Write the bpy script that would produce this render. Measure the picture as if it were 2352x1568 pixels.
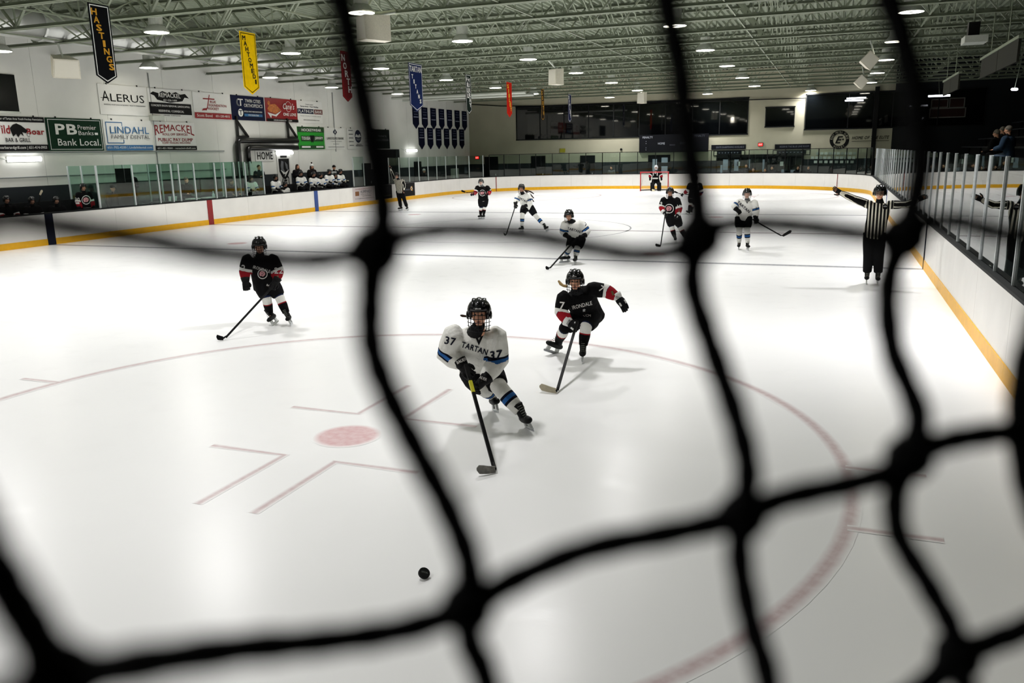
import bpy, bmesh, math, random
import numpy as np
from mathutils import Vector, Matrix
from mathutils.bvhtree import BVHTree

for _o in list(bpy.data.objects):
    bpy.data.objects.remove(_o, do_unlink=True)
S = bpy.context.scene
COL = S.collection
random.seed(7)
PI = math.pi

# ------------------------------------------------------------------ camera
W, H, FPX = 2352, 1568, 1891.2
CAM = Vector((10.996, -27.574, 2.670))
YAW, PITCH, ROLL = -.3703, -.2257, -.0201
_f = Vector((math.sin(YAW) * math.cos(PITCH), math.cos(YAW) * math.cos(PITCH), math.sin(PITCH)))
_r0 = Vector((math.cos(YAW), -math.sin(YAW), 0))
_u0 = _r0.cross(_f)
CR = _r0 * math.cos(ROLL) + _u0 * math.sin(ROLL)
CU = -_r0 * math.sin(ROLL) + _u0 * math.cos(ROLL)
CF = _f
cam_data = bpy.data.cameras.new('camera')
cam = bpy.data.objects.new('camera', cam_data)
COL.objects.link(cam)
cam.matrix_world = Matrix(((CR.x, CU.x, -CF.x, CAM.x), (CR.y, CU.y, -CF.y, CAM.y), (CR.z, CU.z, -CF.z, CAM.z), (0, 0, 0, 1)))
cam_data.sensor_width = 36
cam_data.lens = FPX * 36 / W
cam_data.clip_start = .02
cam_data.clip_end = 200
cam_data.dof.use_dof = True
cam_data.dof.focus_distance = 9.5
cam_data.dof.aperture_fstop = 6.6
S.camera = cam

# ------------------------------------------------------------------ world, exposure
S.view_settings.view_transform = 'Standard'
S.view_settings.look = 'None'
S.view_settings.exposure = 0.0
S.view_settings.gamma = 1.0
S.view_settings.use_curve_mapping = False
wd = bpy.data.worlds.new('world')
S.world = wd
wd.use_nodes = True
wd.node_tree.nodes['Background'].inputs[0].default_value = (.02, .022, .02, 1)
wd.node_tree.nodes['Background'].inputs[1].default_value = .12
LAMP_W = 207.0
LAMP_COL = (1.0, .982, 1.0)


def ray(u, v):
    return CR * ((u - W / 2) / FPX) - CU * ((v - H / 2) / FPX) + CF


def hit(u, v, ax, val):
    d = ray(u, v)
    return CAM + d * ((val - CAM[ax]) / d[ax])


# ------------------------------------------------------------------ materials
def lin(c):
    if isinstance(c, str):
        c = [int(c[i:i + 2], 16) / 255 for i in (0, 2, 4)]
    return [x / 12.92 if x <= .04045 else ((x + .055) / 1.055) ** 2.4 for x in c]


MATS = {}


def mat(name, col='808080', rough=.6, metal=0, emit=0, noise=.08, scale=30, bump=0, spec=.5, bscale=None, stretch=None):
    if name in MATS:
        return MATS[name]
    m = bpy.data.materials.new(name)
    m.use_nodes = True
    nt = m.node_tree
    b = nt.nodes['Principled BSDF']
    c = lin(col)
    if max(c) < .03 and rough > .3 and not emit:      # matt blacks
        spec = min(spec, .15)
        rough = max(rough, .6)
    b.inputs['Roughness'].default_value = rough
    b.inputs['Metallic'].default_value = metal
    b.inputs['Specular IOR Level'].default_value = spec
    tc = nt.nodes.new('ShaderNodeTexCoord')
    nz = nt.nodes.new('ShaderNodeTexNoise')
    nz.inputs['Scale'].default_value = scale
    nz.inputs['Detail'].default_value = 4
    src = tc.outputs['Object']
    if stretch:
        mp = nt.nodes.new('ShaderNodeMapping')
        mp.inputs['Scale'].default_value = stretch
        nt.links.new(src, mp.inputs[0])
        src = mp.outputs[0]
    nt.links.new(src, nz.inputs['Vector'])
    rp = nt.nodes.new('ShaderNodeValToRGB')
    rp.color_ramp.elements[0].position = .3
    rp.color_ramp.elements[1].position = .7
    rp.color_ramp.elements[0].color = [max(0, x * (1 - noise)) for x in c] + [1]
    rp.color_ramp.elements[1].color = [min(1, x * (1 + noise)) for x in c] + [1]
    nt.links.new(nz.outputs['Fac'], rp.inputs[0])
    nt.links.new(rp.outputs[0], b.inputs['Base Color'])
    if emit:
        nt.links.new(rp.outputs[0], b.inputs['Emission Color'])
        b.inputs['Emission Strength'].default_value = emit
    if bump:
        bn = nt.nodes.new('ShaderNodeTexNoise')
        bn.inputs['Scale'].default_value = bscale or scale
        bn.inputs['Detail'].default_value = 3
        nt.links.new(src, bn.inputs['Vector'])
        bp = nt.nodes.new('ShaderNodeBump')
        bp.inputs['Strength'].default_value = bump
        bp.inputs['Distance'].default_value = .02
        nt.links.new(bn.outputs['Fac'], bp.inputs['Height'])
        nt.links.new(bp.outputs[0], b.inputs['Normal'])
    MATS[name] = m
    return m


def glass_mat(name, tint, refl=.0, rough=0.0):
    if name in MATS:
        return MATS[name]
    m = bpy.data.materials.new(name)
    m.use_nodes = True
    nt = m.node_tree
    nt.nodes.remove(nt.nodes['Principled BSDF'])
    out = nt.nodes['Material Output']
    tr = nt.nodes.new('ShaderNodeBsdfTransparent')
    tr.inputs[0].default_value = (*lin(tint), 1)
    gl = nt.nodes.new('ShaderNodeBsdfGlossy')
    gl.inputs['Roughness'].default_value = rough
    fr = nt.nodes.new('ShaderNodeFresnel')
    fr.inputs[0].default_value = 1.45
    ge = nt.nodes.new('ShaderNodeNewGeometry')       # same reflectance on the exit face of the sheet
    mr = nt.nodes.new('ShaderNodeMapRange')
    mr.inputs['To Min'].default_value = 1.45
    mr.inputs['To Max'].default_value = 1 / 1.45
    nt.links.new(ge.outputs['Backfacing'], mr.inputs['Value'])
    nt.links.new(mr.outputs[0], fr.inputs[0])
    tc = nt.nodes.new('ShaderNodeTexCoord')
    nz = nt.nodes.new('ShaderNodeTexNoise')
    nz.inputs['Scale'].default_value = 1.3
    nt.links.new(tc.outputs['Object'], nz.inputs['Vector'])
    bp = nt.nodes.new('ShaderNodeBump')
    bp.inputs['Strength'].default_value = .03
    bp.inputs['Distance'].default_value = .01
    nt.links.new(nz.outputs['Fac'], bp.inputs['Height'])
    nt.links.new(bp.outputs[0], gl.inputs['Normal'])
    mx = nt.nodes.new('ShaderNodeMixShader')
    nt.links.new(fr.outputs[0], mx.inputs[0])
    nt.links.new(tr.outputs[0], mx.inputs[1])
    nt.links.new(gl.outputs[0], mx.inputs[2])
    nt.links.new(mx.outputs[0], out.inputs['Surface'])
    MATS[name] = m
    return m


# ------------------------------------------------------------------ mesh helpers
class MB:
    def __init__(s):
        s.v = []
        s.f = []
        s.m = []
        s.a = {}

    def add(s, vs, fs, mi=0):
        o = len(s.v)
        s.v += [tuple(x) for x in vs]
        s.f += [[i + o for i in f] for f in fs]
        s.m += [mi] * len(fs)

    def box(s, c, sz, ax=None, mi=0):
        c = Vector(c)
        if ax is None:
            ax = (Vector((1, 0, 0)), Vector((0, 1, 0)), Vector((0, 0, 1)))
        vs = []
        for k in (-1, 1):
            for j in (-1, 1):
                for i in (-1, 1):
                    vs.append(c + ax[0] * (i * sz[0] / 2) + ax[1] * (j * sz[1] / 2) + ax[2] * (k * sz[2] / 2))
        s.add(vs, [(0, 2, 3, 1), (4, 5, 7, 6), (0, 1, 5, 4), (2, 6, 7, 3), (0, 4, 6, 2), (1, 3, 7, 5)], mi)

    def b2(s, lo, hi, mi=0):
        s.box([(a + b) / 2 for a, b in zip(lo, hi)], [abs(b - a) for a, b in zip(lo, hi)], None, mi)

    def bar(s, a, b, w, d, ref=(0, 0, 1), mi=0):
        a, b = Vector(a), Vector(b)
        t = (b - a)
        L = t.length
        t.normalize()
        r = Vector(ref)
        x = r.cross(t)
        if x.length < 1e-4:
            x = Vector((1, 0, 0)).cross(t)
        x.normalize()
        y = t.cross(x)
        s.box((a + b) / 2, (w, d, L), (x, y, t), mi)

    def loft(s, pts, rad, ref=(0, 0, 1), n=12, cap=True, mi=0, closed=False, pw=1.0):
        pts = [Vector(p) for p in pts]
        k = len(pts)
        refs = ref if isinstance(ref, list) else [Vector(ref)] * k
        vs = []
        pa = None
        for i in range(k):
            if i == 0:
                t = pts[1] - pts[0]
            elif i == k - 1:
                t = pts[-1] - pts[-2]
            else:
                t = (pts[i + 1] - pts[i]).normalized() + (pts[i] - pts[i - 1]).normalized()
            if t.length < 1e-9:
                t = Vector((0, 0, 1))
            t.normalize()
            r = Vector(refs[i])
            a = r - t * r.dot(t)
            if a.length < 1e-3:
                r = Vector((1, .3, .2))
                a = r - t * r.dot(t)
            a.normalize()
            b = t.cross(a)
            ra, rb = rad[i] if isinstance(rad[i], (tuple, list)) else (rad[i], rad[i])
            for j in range(n):
                th = 2 * PI * j / n
                cs, sn = math.cos(th), math.sin(th)
                if pw != 1:
                    cs = math.copysign(abs(cs) ** pw, cs)
                    sn = math.copysign(abs(sn) ** pw, sn)
                vs.append(pts[i] + a * (ra * cs) + b * (rb * sn))
        fs = []
        for i in range(k - 1):
            for j in range(n):
                j2 = (j + 1) % n
                fs.append((i * n + j, i * n + j2, (i + 1) * n + j2, (i + 1) * n + j))
        if cap:
            fs.append(tuple(range(n - 1, -1, -1)))
            fs.append(tuple((k - 1) * n + j for j in range(n)))
        s.add(vs, fs, mi)

    def tube(s, pts, r, n=6, cap=True, mi=0, ref=(.13, .07, 1)):
        s.loft(pts, [r] * len(pts) if not isinstance(r, (list, tuple)) else r, ref, n, cap, mi)

    def cap_loft(s, pts, rad, ref=(0, 0, 1), n=12, mi=0, e=.55):
        """loft with rounded ends"""
        pts = [Vector(p) for p in pts]
        R = [r if isinstance(r, (tuple, list)) else (r, r) for r in rad]
        t0 = (pts[0] - pts[1]).normalized()
        t1 = (pts[-1] - pts[-2]).normalized()
        h0, h1 = min(R[0]) * e, min(R[-1]) * e
        P = [pts[0] + t0 * h0, pts[0] + t0 * h0 * .75] + pts + [pts[-1] + t1 * h1 * .75, pts[-1] + t1 * h1]
        Q = [tuple(x * .35 for x in R[0]), tuple(x * .75 for x in R[0])] + R + [tuple(x * .75 for x in R[-1]), tuple(x * .35 for x in R[-1])]
        rf = ref if not isinstance(ref, list) else [ref[0]] * 2 + ref + [ref[-1]] * 2
        s.loft(P, Q, rf, n, True, mi)

    def ball(s, c, r, ax=None, n=12, mi=0):
        c = Vector(c)
        if ax is None:
            ax = (Vector((1, 0, 0)), Vector((0, 1, 0)), Vector((0, 0, 1)))
        r = r if isinstance(r, (tuple, list)) else (r, r, r)
        m = max(4, n // 2)
        vs = [c + ax[2] * r[2]]
        for i in range(1, m):
            ph = PI * i / m
            for j in range(n):
                th = 2 * PI * j / n
                vs.append(c + ax[0] * (r[0] * math.sin(ph) * math.cos(th)) + ax[1] * (r[1] * math.sin(ph) * math.sin(th)) + ax[2] * (r[2] * math.cos(ph)))
        vs.append(c - ax[2] * r[2])
        fs = []
        for j in range(n):
            fs.append((0, 1 + j, 1 + (j + 1) % n))
            l = 1 + (m - 2) * n
            fs.append((len(vs) - 1, l + (j + 1) % n, l + j))
        for i in range(m - 2):
            for j in range(n):
                a = 1 + i * n
                fs.append((a + j, a + n + j, a + n + (j + 1) % n, a + (j + 1) % n))
        s.add(vs, fs, mi)

    def prism(s, poly, right, up, nrm, O, th, mi=0):
        """polygon (x, y) list in plane O + right*x + up*y, given thickness behind"""
        O, right, up, nrm = Vector(O), Vector(right), Vector(up), Vector(nrm)
        k = len(poly)
        vs = [O + right * x + up * y for x, y in poly] + [O + right * x + up * y - nrm * th for x, y in poly]
        fs = [tuple(range(k)), tuple(range(2 * k - 1, k - 1, -1))] + [(i, i + k, (i + 1) % k + k, (i + 1) % k) for i in range(k)]
        s.add(vs, fs, mi)

    def mesh(s, name, mats, smooth=False):
        me = bpy.data.meshes.new(name)
        me.from_pydata(s.v, [], s.f)
        ms = mats if isinstance(mats, (list, tuple)) else [mats]
        for m in ms:
            me.materials.append(m)
        if len(ms) > 1:
            me.polygons.foreach_set('material_index', s.m)
        if smooth:
            me.polygons.foreach_set('use_smooth', [True] * len(me.polygons))
        me.update()
        return me

    def build(s, name, mats, parent=None, smooth=False, fix=True):
        me = s.mesh(name, mats, smooth)
        if fix:
            bm = bmesh.new()
            bm.from_mesh(me)
            bmesh.ops.recalc_face_normals(bm, faces=bm.faces)
            bm.to_mesh(me)
            bm.free()
        return link(name, me, parent)


def link(name, data, parent=None):
    o = bpy.data.objects.new(name, data)
    COL.objects.link(o)
    if parent is not None:
        o.parent = parent
        o.matrix_parent_inverse = Matrix.Translation(-world_loc(parent))
    return o


def world_loc(o):
    return Vector(o.get('_wl', (0, 0, 0)))


def child(name, me, parent, loc=(0, 0, 0), rot=None):
    """object with shared local mesh parented without inverse"""
    o = bpy.data.objects.new(name, me)
    COL.objects.link(o)
    o.parent = parent
    o.location = loc
    if rot:
        o.rotation_euler = rot
    return o


def thing(name, label, cat, loc=(0, 0, 0), group=None):
    o = bpy.data.objects.new(name, None)
    COL.objects.link(o)
    o.location = loc
    o.empty_display_size = .1
    o['_wl'] = tuple(loc)
    return tag(o, label, cat, group)


def tag(o, label, cat, group=None):
    o['label'] = label
    o['category'] = cat
    if group:
        o['group'] = group
    return o


def struct(o):
    o['kind'] = 'structure'
    return o


# ------------------------------------------------------------------ text
_TX = {}
_TL = {}          # vertices per overlaid copy


def text_data(s, bold=0.0, shear=0.0):
    k = (s, bold, shear)
    if k not in _TX:
        cu = bpy.data.curves.new('t', 'FONT')
        cu.body = s
        cu.resolution_u = 2
        cu.shear = shear
        cu.space_character = 1.0 + min(bold, .06) * 1.5
        ob = bpy.data.objects.new('t', cu)
        me = bpy.data.meshes.new_from_object(ob)
        v = np.zeros(len(me.vertices) * 3)
        me.vertices.foreach_get('co', v)
        v = v.reshape(-1, 3)[:, :2].copy()
        f = [list(p.vertices) for p in me.polygons]
        bpy.data.meshes.remove(me)
        bpy.data.objects.remove(ob)
        bpy.data.curves.remove(cu)
        if len(v):
            lo, hi = v.min(0), v.max(0)
            v = (v - lo) / np.maximum(hi - lo, 1e-6) - .5
            asp = (hi - lo)[0] / max((hi - lo)[1], 1e-6)
            if bold:                       # heavier strokes: overlaid shifted copies
                b_ = min(bold, .06) * .55
                n_ = len(v)
                vv, ff = [], []
                for i_, (dx, dy) in enumerate(((-1, -1), (1, -1), (-1, 1), (1, 1))):
                    vv.append(v + np.array((dx * b_ / asp, dy * b_)))
                    ff += [[x + i_ * n_ for x in p] for p in f]
                v, f = np.concatenate(vv), ff
                lo, hi = v.min(0), v.max(0)
                v = (v - lo) / (hi - lo) - .5
        else:
            asp = 1
        _TX[k] = (v, f, asp)
        _TL[k] = max(1, len(v) // (4 if bold and len(v) else 1))
    return _TX[k]


def put_text(s, parent, m, O, right, up, w, h, lift, name='lettering', bold=.0, shear=0, fn=None):
    v, f, asp = text_data(s, bold, shear)
    O, right, up = Vector(O), Vector(right), Vector(up)
    n = right.cross(up)
    if w is None:
        w = h * asp
    mb = MB()
    vs = []
    per = _TL[(s, bold, shear)]
    for i, (x, y) in enumerate(v):
        X, Y = x * w, y * h
        if fn:
            X, Y = fn(X, Y)
        vs.append(O + right * X + up * Y + n * (lift + .0009 * (i // per)))
    mb.add(vs, f)
    return mb.build(name, m, parent, fix=False)


WHITE = mat('white_paint', 'e9e9e6', .5)
BLACK = mat('black_paint', '0b0c0c', .5)

# ================================================================== structure
HW, HL, CRN = 12.95, 30.48, 8.53
BT, GT = 1.04, 2.5            # board top, glass top
XL, YF, XR, YN = -15.3, 32.0, 23.0, -36.0
ZC, ZD = 6.28, 7.80           # joist bottom chord, roof deck


def ice_mat(name, line=None):
    m = bpy.data.materials.new(name)
    m.use_nodes = True
    nt = m.node_tree
    b = nt.nodes['Principled BSDF']
    tc = nt.nodes.new('ShaderNodeTexCoord')
    n1 = nt.nodes.new('ShaderNodeTexNoise')
    n1.inputs['Scale'].default_value = .35
    n1.inputs['Detail'].default_value = 6
    nt.links.new(tc.outputs['Object'], n1.inputs['Vector'])
    rp = nt.nodes.new('ShaderNodeValToRGB')
    rp.color_ramp.elements[0].position = .3
    rp.color_ramp.elements[1].position = .7
    rp.color_ramp.elements[0].color = (.87, .875, .87, 1)
    rp.color_ramp.elements[1].color = (.90, .905, .90, 1)
    nt.links.new(n1.outputs['Fac'], rp.inputs[0])
    colsrc = rp.outputs[0]
    if line:
        at = nt.nodes.new('ShaderNodeAttribute')
        at.attribute_name = 'edge'
        n2 = nt.nodes.new('ShaderNodeTexNoise')
        n2.inputs['Scale'].default_value = 14
        n2.inputs['Detail'].default_value = 5
        nt.links.new(tc.outputs['Object'], n2.inputs['Vector'])
        ml = nt.nodes.new('ShaderNodeMath')
        ml.operation = 'MULTIPLY'
        mr = nt.nodes.new('ShaderNodeMapRange')
        mr.inputs['From Min'].default_value = .3
        mr.inputs['From Max'].default_value = .65
        mr.inputs['To Min'].default_value = .72
        mr.inputs['To Max'].default_value = 1
        nt.links.new(n2.outputs['Fac'], mr.inputs['Value'])
        nt.links.new(at.outputs['Fac'], ml.inputs[0])
        nt.links.new(mr.outputs[0], ml.inputs[1])
        mx = nt.nodes.new('ShaderNodeMix')
        mx.data_type = 'RGBA'
        nt.links.new(ml.outputs[0], mx.inputs['Factor'])
        nt.links.new(colsrc, mx.inputs['A'])
        mx.inputs['B'].default_value = (*lin(line), 1)
        colsrc = mx.outputs['Result']
    nt.links.new(colsrc, b.inputs['Base Color'])
    # skate-scratched gloss
    mp = nt.nodes.new('ShaderNodeMapping')
    mp.inputs['Scale'].default_value = (3, 22, 3)
    mp.inputs['Rotation'].default_value = (0, 0, .5)
    nt.links.new(tc.outputs['Object'], mp.inputs[0])
    n3 = nt.nodes.new('ShaderNodeTexNoise')
    n3.inputs['Scale'].default_value = 2.2
    n3.inputs['Detail'].default_value = 8
    n3.inputs['Roughness'].default_value = .65
    nt.links.new(mp.outputs[0], n3.inputs['Vector'])
    n4 = nt.nodes.new('ShaderNodeTexNoise')
    n4.inputs['Scale'].default_value = 16
    n4.inputs['Detail'].default_value = 8
    nt.links.new(tc.outputs['Object'], n4.inputs['Vector'])
    ad = nt.nodes.new('ShaderNodeMath')
    ad.operation = 'ADD'
    nt.links.new(n3.outputs['Fac'], ad.inputs[0])
    nt.links.new(n4.outputs['Fac'], ad.inputs[1])
    bp = nt.nodes.new('ShaderNodeBump')
    bp.inputs['Strength'].default_value = .03
    bp.inputs['Distance'].default_value = .012
    nt.links.new(ad.outputs[0], bp.inputs['Height'])
    nt.links.new(bp.outputs[0], b.inputs['Normal'])
    r2 = nt.nodes.new('ShaderNodeMapRange')
    r2.inputs['From Min'].default_value = .55
    r2.inputs['From Max'].default_value = .68
    r2.inputs['To Min'].default_value = .27
    r2.inputs['To Max'].default_value = .235
    n5 = nt.nodes.new('ShaderNodeTexNoise')
    n5.inputs['Scale'].default_value = 2.5
    n5.inputs['Detail'].default_value = 5
    nt.links.new(tc.outputs['Object'], n5.inputs['Vector'])
    nt.links.new(n5.outputs['Fac'], r2.inputs['Value'])
    nt.links.new(r2.outputs[0], b.inputs['Roughness'])
    b.inputs['Specular IOR Level'].default_value = .22
    MATS[name] = m
    return m


ICE = ice_mat('ice')
ICE_RED = ice_mat('ice_red_line', 'c9b6b7')
ICE_DOT = ice_mat('ice_red_dot', 'd5b0b2')
ICE_BLUE = ice_mat('ice_blue_line', '7d8088')
ICE_CTR = ice_mat('ice_centre_line', '8c7f84')


def outline(off=0.0, nseg=12):
    """rounded-rectangle rink outline, counter-clockwise, offset outward"""
    pts = []
    R = CRN + off
    for cx, cy, a0 in ((HW - CRN, HL - CRN, 0), (-(HW - CRN), HL - CRN, PI / 2), (-(HW - CRN), -(HL - CRN), PI), (HW - CRN, -(HL - CRN), 1.5 * PI)):
        for i in range(nseg + 1):
            a = a0 + PI / 2 * i / nseg
            pts.append((cx + R * math.cos(a), cy + R * math.sin(a)))
    return pts


mb = MB()
op = outline(.02, 20)
mb.add([(x, y, 0) for x, y in op] + [(x, y, -.05) for x, y in op], [tuple(range(len(op)))] + [(i, i + len(op), (i + 1) % len(op) + len(op), (i + 1) % len(op)) for i in range(len(op))])
ice = struct(mb.build('ice_surface', ICE))
tag(ice, 'white scratched ice sheet inside the rink boards', 'ice')

mb = MB()
mb.b2((XL - .3, YN, -.25), (XR, YF + 3, -.06))
fl = struct(mb.build('floor', mat('concrete', '3a3d3d', .8, bump=.2, scale=3)))


def soft_strip(name, path, w, m, z=.0015, soft=.8, closed=False):
    """painted line: strip with an 'edge' attribute fading at both borders"""
    path = [Vector((p[0], p[1], 0)) for p in path]
    k = len(path)
    vs, ed = [], []
    prof = [(-.5, 0), (-.5 * (1 - soft), 1), (.5 * (1 - soft), 1), (.5, 0)]
    for i in range(k):
        a = path[(i - 1) % k] if (i or closed) else path[0]
        c = path[(i + 1) % k] if (i < k - 1 or closed) else path[-1]
        t = (c - a).normalized()
        n = Vector((-t.y, t.x, 0))
        for o, e in prof:
            vs.append(path[i] + n * (o * w) + Vector((0, 0, z)))
            ed.append(e)
    fs = []
    for i in range(k if closed else k - 1):
        for j in range(3):
            a, c = i * 4 + j, ((i + 1) % k) * 4 + j
            fs.append((a, a + 1, c + 1, c))
    q = MB()
    q.add(vs, fs)
    o = q.build(name, m, ice)
    at = o.data.attributes.new('edge', 'FLOAT', 'POINT')
    at.data.foreach_set('value', ed)
    return o


def soft_disc(name, c, r, m, z=.0015):
    vs, ed, fs = [(c[0], c[1], z)], [1], []
    n = 40
    for rr, e in ((r * .86, 1), (r * 1.1, 0)):
        for i in range(n):
            a = 2 * PI * i / n
            vs.append((c[0] + rr * math.cos(a), c[1] + rr * math.sin(a), z))
            ed.append(e)
    for i in range(n):
        j = (i + 1) % n
        fs.append((0, 1 + i, 1 + j))
        fs.append((1 + i, 1 + n + i, 1 + n + j, 1 + j))
    q = MB()
    q.add(vs, fs)
    o = q.build(name, m, ice)
    at = o.data.attributes.new('edge', 'FLOAT', 'POINT')
    at.data.foreach_set('value', ed)
    return o


for y in (-7.62, 7.62):
    soft_strip('blue_line', [(-HW, y), (HW, y)], .36, ICE_BLUE)
soft_strip('centre_line', [(-HW, 0), (HW, 0)], .34, ICE_CTR)
gx = HW - CRN + math.sqrt(CRN ** 2 - (27.13 - (HL - CRN)) ** 2)
for y in (-27.13, 27.13):
    soft_strip('goal_line', [(-gx, y), (gx, y)], .08, ICE_RED)
cir = lambda cx, cy, r, n=64: [(cx + r * math.cos(2 * PI * i / n), cy + r * math.sin(2 * PI * i / n)) for i in range(n)]
soft_strip('faceoff_circle', cir(0, 0, 4.57), .08, ICE_BLUE, closed=True)
soft_disc('faceoff_dot', (0, 0), .15, ICE_BLUE)
for cx in (-6.71, 6.71):
    for cy in (-21.03, 21.03):
        soft_strip('faceoff_circle', cir(cx, cy, 4.572, 96), .16, ICE_RED, closed=True)
        soft_disc('faceoff_dot', (cx, cy), .305, ICE_DOT)
        for sx in (-1, 1):
            for dy in (-.61, .61):
                x0 = math.sqrt(4.572 ** 2 - dy ** 2)
                soft_strip('hash_mark', [(cx + sx * x0, cy + dy), (cx + sx * (x0 + .62), cy + dy)], .10, ICE_RED, z=.0028)
            for sy in (-1, 1):
                soft_strip('restraining_mark', [(cx + sx * 1.1, cy + sy * .64), (cx + sx * .27, cy + sy * .64), (cx + sx * .27, cy + sy * 1.78)], .10, ICE_RED)
    for cy in (-6.1, 6.1):
        soft_disc('faceoff_dot', (cx, cy), .305, ICE_DOT)

# ---- dasher boards
BOARD = mat('white_hdpe', 'e6e4df', .38, noise=.03, scale=2)
KICK = mat('yellow_kick_plate', 'e5ac00', .42, noise=.06, scale=6)
CAP = mat('dark_cap_rail', '0e1112', .4)
boards = struct(bpy.data.objects.new('dasher_boards', None))
COL.objects.link(boards)
boards['label'] = 'white rink boards with yellow kick plate around the ice'
boards['category'] = 'boards'
boards['_wl'] = (0, 0, 0)


def rink_path(s):
    """arc-length along the inner outline from (HW, -(HL-CRN)) counter-clockwise -> point, outward normal"""
    a, b, q = 2 * (HL - CRN), 2 * (HW - CRN), CRN * PI / 2
    segs = [('l', a, (HW, -(HL - CRN)), (0, 1)), ('c', q, (HW - CRN, HL - CRN), 0), ('l', b, (HW - CRN, HL), (-1, 0)), ('c', q, (-(HW - CRN), HL - CRN), PI / 2),
            ('l', a, (-HW, HL - CRN), (0, -1)), ('c', q, (-(HW - CRN), -(HL - CRN)), PI), ('l', b, (-(HW - CRN), -HL), (1, 0)), ('c', q, (HW - CRN, -(HL - CRN)), 1.5 * PI)]
    for k, L, c, d in segs:
        if s <= L + 1e-6:
            if k == 'l':
                return Vector((c[0] + d[0] * s, c[1] + d[1] * s, 0)), Vector((d[1], -d[0], 0))
            an = d + s / CRN
            n = Vector((math.cos(an), math.sin(an), 0))
            return Vector((c[0], c[1], 0)) + n * CRN, n
        s -= L
    return rink_path(0)


LA, LB, LQ = 2 * (HL - CRN), 2 * (HW - CRN), CRN * PI / 2
PER = 2 * LA + 2 * LB + 4 * LQ
SEG = []                      # (start, end, steps)
s0 = 0
for L, k, st in ((LA, 18, 1), (LQ, 6, 6), (LB, 4, 1), (LQ, 6, 6), (LA, 18, 1), (LQ, 6, 6), (LB, 4, 1), (LQ, 6, 6)):
    for i in range(k):
        SEG.append((s0 + L * i / k, s0 + L * (i + 1) / k, st))
    s0 += L


def path_box(q, a, b, st, o0, o1, z0, z1, mi=0):
    """curved box following the outline between offsets o0..o1 (outward) and z0..z1"""
    vs = []
    for i in range(st + 1):
        p, n = rink_path(a + (b - a) * i / st)
        for o, z in ((o0, z0), (o1, z0), (o1, z1), (o0, z1)):
            v = p + n * o
            vs.append((v.x, v.y, z))
    fs = [(3, 2, 1, 0), tuple(st * 4 + j for j in range(4))]
    for i in range(st):
        for j in range(4):
            fs.append((i * 4 + j, i * 4 + (j + 1) % 4, i * 4 + 4 + (j + 1) % 4, i * 4 + 4 + j))
    q.add(vs, fs, mi)


for a, b, st in SEG:
    q = MB()
    path_box(q, a + .004, b - .004, st, 0, .10, .01, BT - .04)
    q.build('board_panel', BOARD, boards)
    q = MB()
    path_box(q, a + .002, b - .002, st, -.012, -.0005, 0.0, .205)
    q.build('kick_plate', KICK, boards)
    q = MB()
    path_box(q, a, b, st, -.015, .17, BT - .039, BT)
    q.build('cap_rail', CAP, boards)
# coloured stripes where the lines meet the boards
RED = mat('red_stripe', '8a0f12', .4)
BLUE = mat('blue_stripe', '12408a', .4)
NAVY = mat('navy', '0c1226', .5)
for y, m in ((-7.62, NAVY), (7.62, BLUE), (0, RED)):
    for sx in (-1, 1):
        if sx == 1 and y == 0:
            continue
        w = .30 if sx < 0 else .06
        q = MB()
        q.b2((sx * (HW - .004), y - w / 2, .0), (sx * (HW - .02), y + w / 2, BT - .04))
        q.build('line_stripe', m, boards)
for sx in (-1, 1):
    q = MB()
    q.box((sx * (gx - .01), 27.13, BT / 2 - .02), (.03, .07, BT - .04))
    q.build('line_stripe', RED, boards)

# ---- glass round the rink
PANE = glass_mat('rink_glass', 'eaf3ef')
PANE_SIDE = glass_mat('side_glass', 'b4bebb')
POST = mat('aluminium_post', 'c2c8c8', .4, metal=.35)
POSTB = mat('black_post', '0c0e0e', .45)
glass = struct(bpy.data.objects.new('rink_glass', None))
COL.objects.link(glass)
glass['label'] = 'clear glass panes on posts above the rink boards'
glass['category'] = 'glass'


def pane_run(a, b, spacing, dark, parent=glass, top=GT, rail=False, pane=PANE):
    k = max(1, round((b - a) / spacing))
    for i in range(k + 1):
        p, n = rink_path((a + (b - a) * i / k) % PER)
        q = MB()
        t = Vector((-n.y, n.x, 0))
        q.box((p.x + n.x * .085, p.y + n.y * .085, (BT + top) / 2), (.05, .04, top - BT), (n, t, Vector((0, 0, 1))))
        q.build('post', POSTB if dark else POST, parent)
        if i < k:
            p2, n2 = rink_path((a + (b - a) * (i + 1) / k) % PER)
            A, B = p + n * .085, p2 + n2 * .085
            d = (B - A).normalized()
            q = MB()
            q.bar(A + d * .03 + Vector((0, 0, (BT + top) / 2)), B - d * .03 + Vector((0, 0, (BT + top) / 2)), top - BT - .02, .006, ref=(0, 0, 1))
            # bar: x axis horizontal normal; rebuild as explicit quad box
            q = MB()
            nn = Vector((d.y, -d.x, 0))
            q.box((A + B) / 2 + Vector((0, 0, (BT + top) / 2)), ((B - A).length - .05, .008, top - BT - .02), (d, nn, Vector((0, 0, 1))))
            q.build('glass_pane', pane, parent)
            if rail:
                q = MB()
                q.box((A + B) / 2 + Vector((0, 0, top + .02)), ((B - A).length, .05, .04), (d, nn, Vector((0, 0, 1))))
                q.build('top_rail', POSTB, parent)


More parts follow.
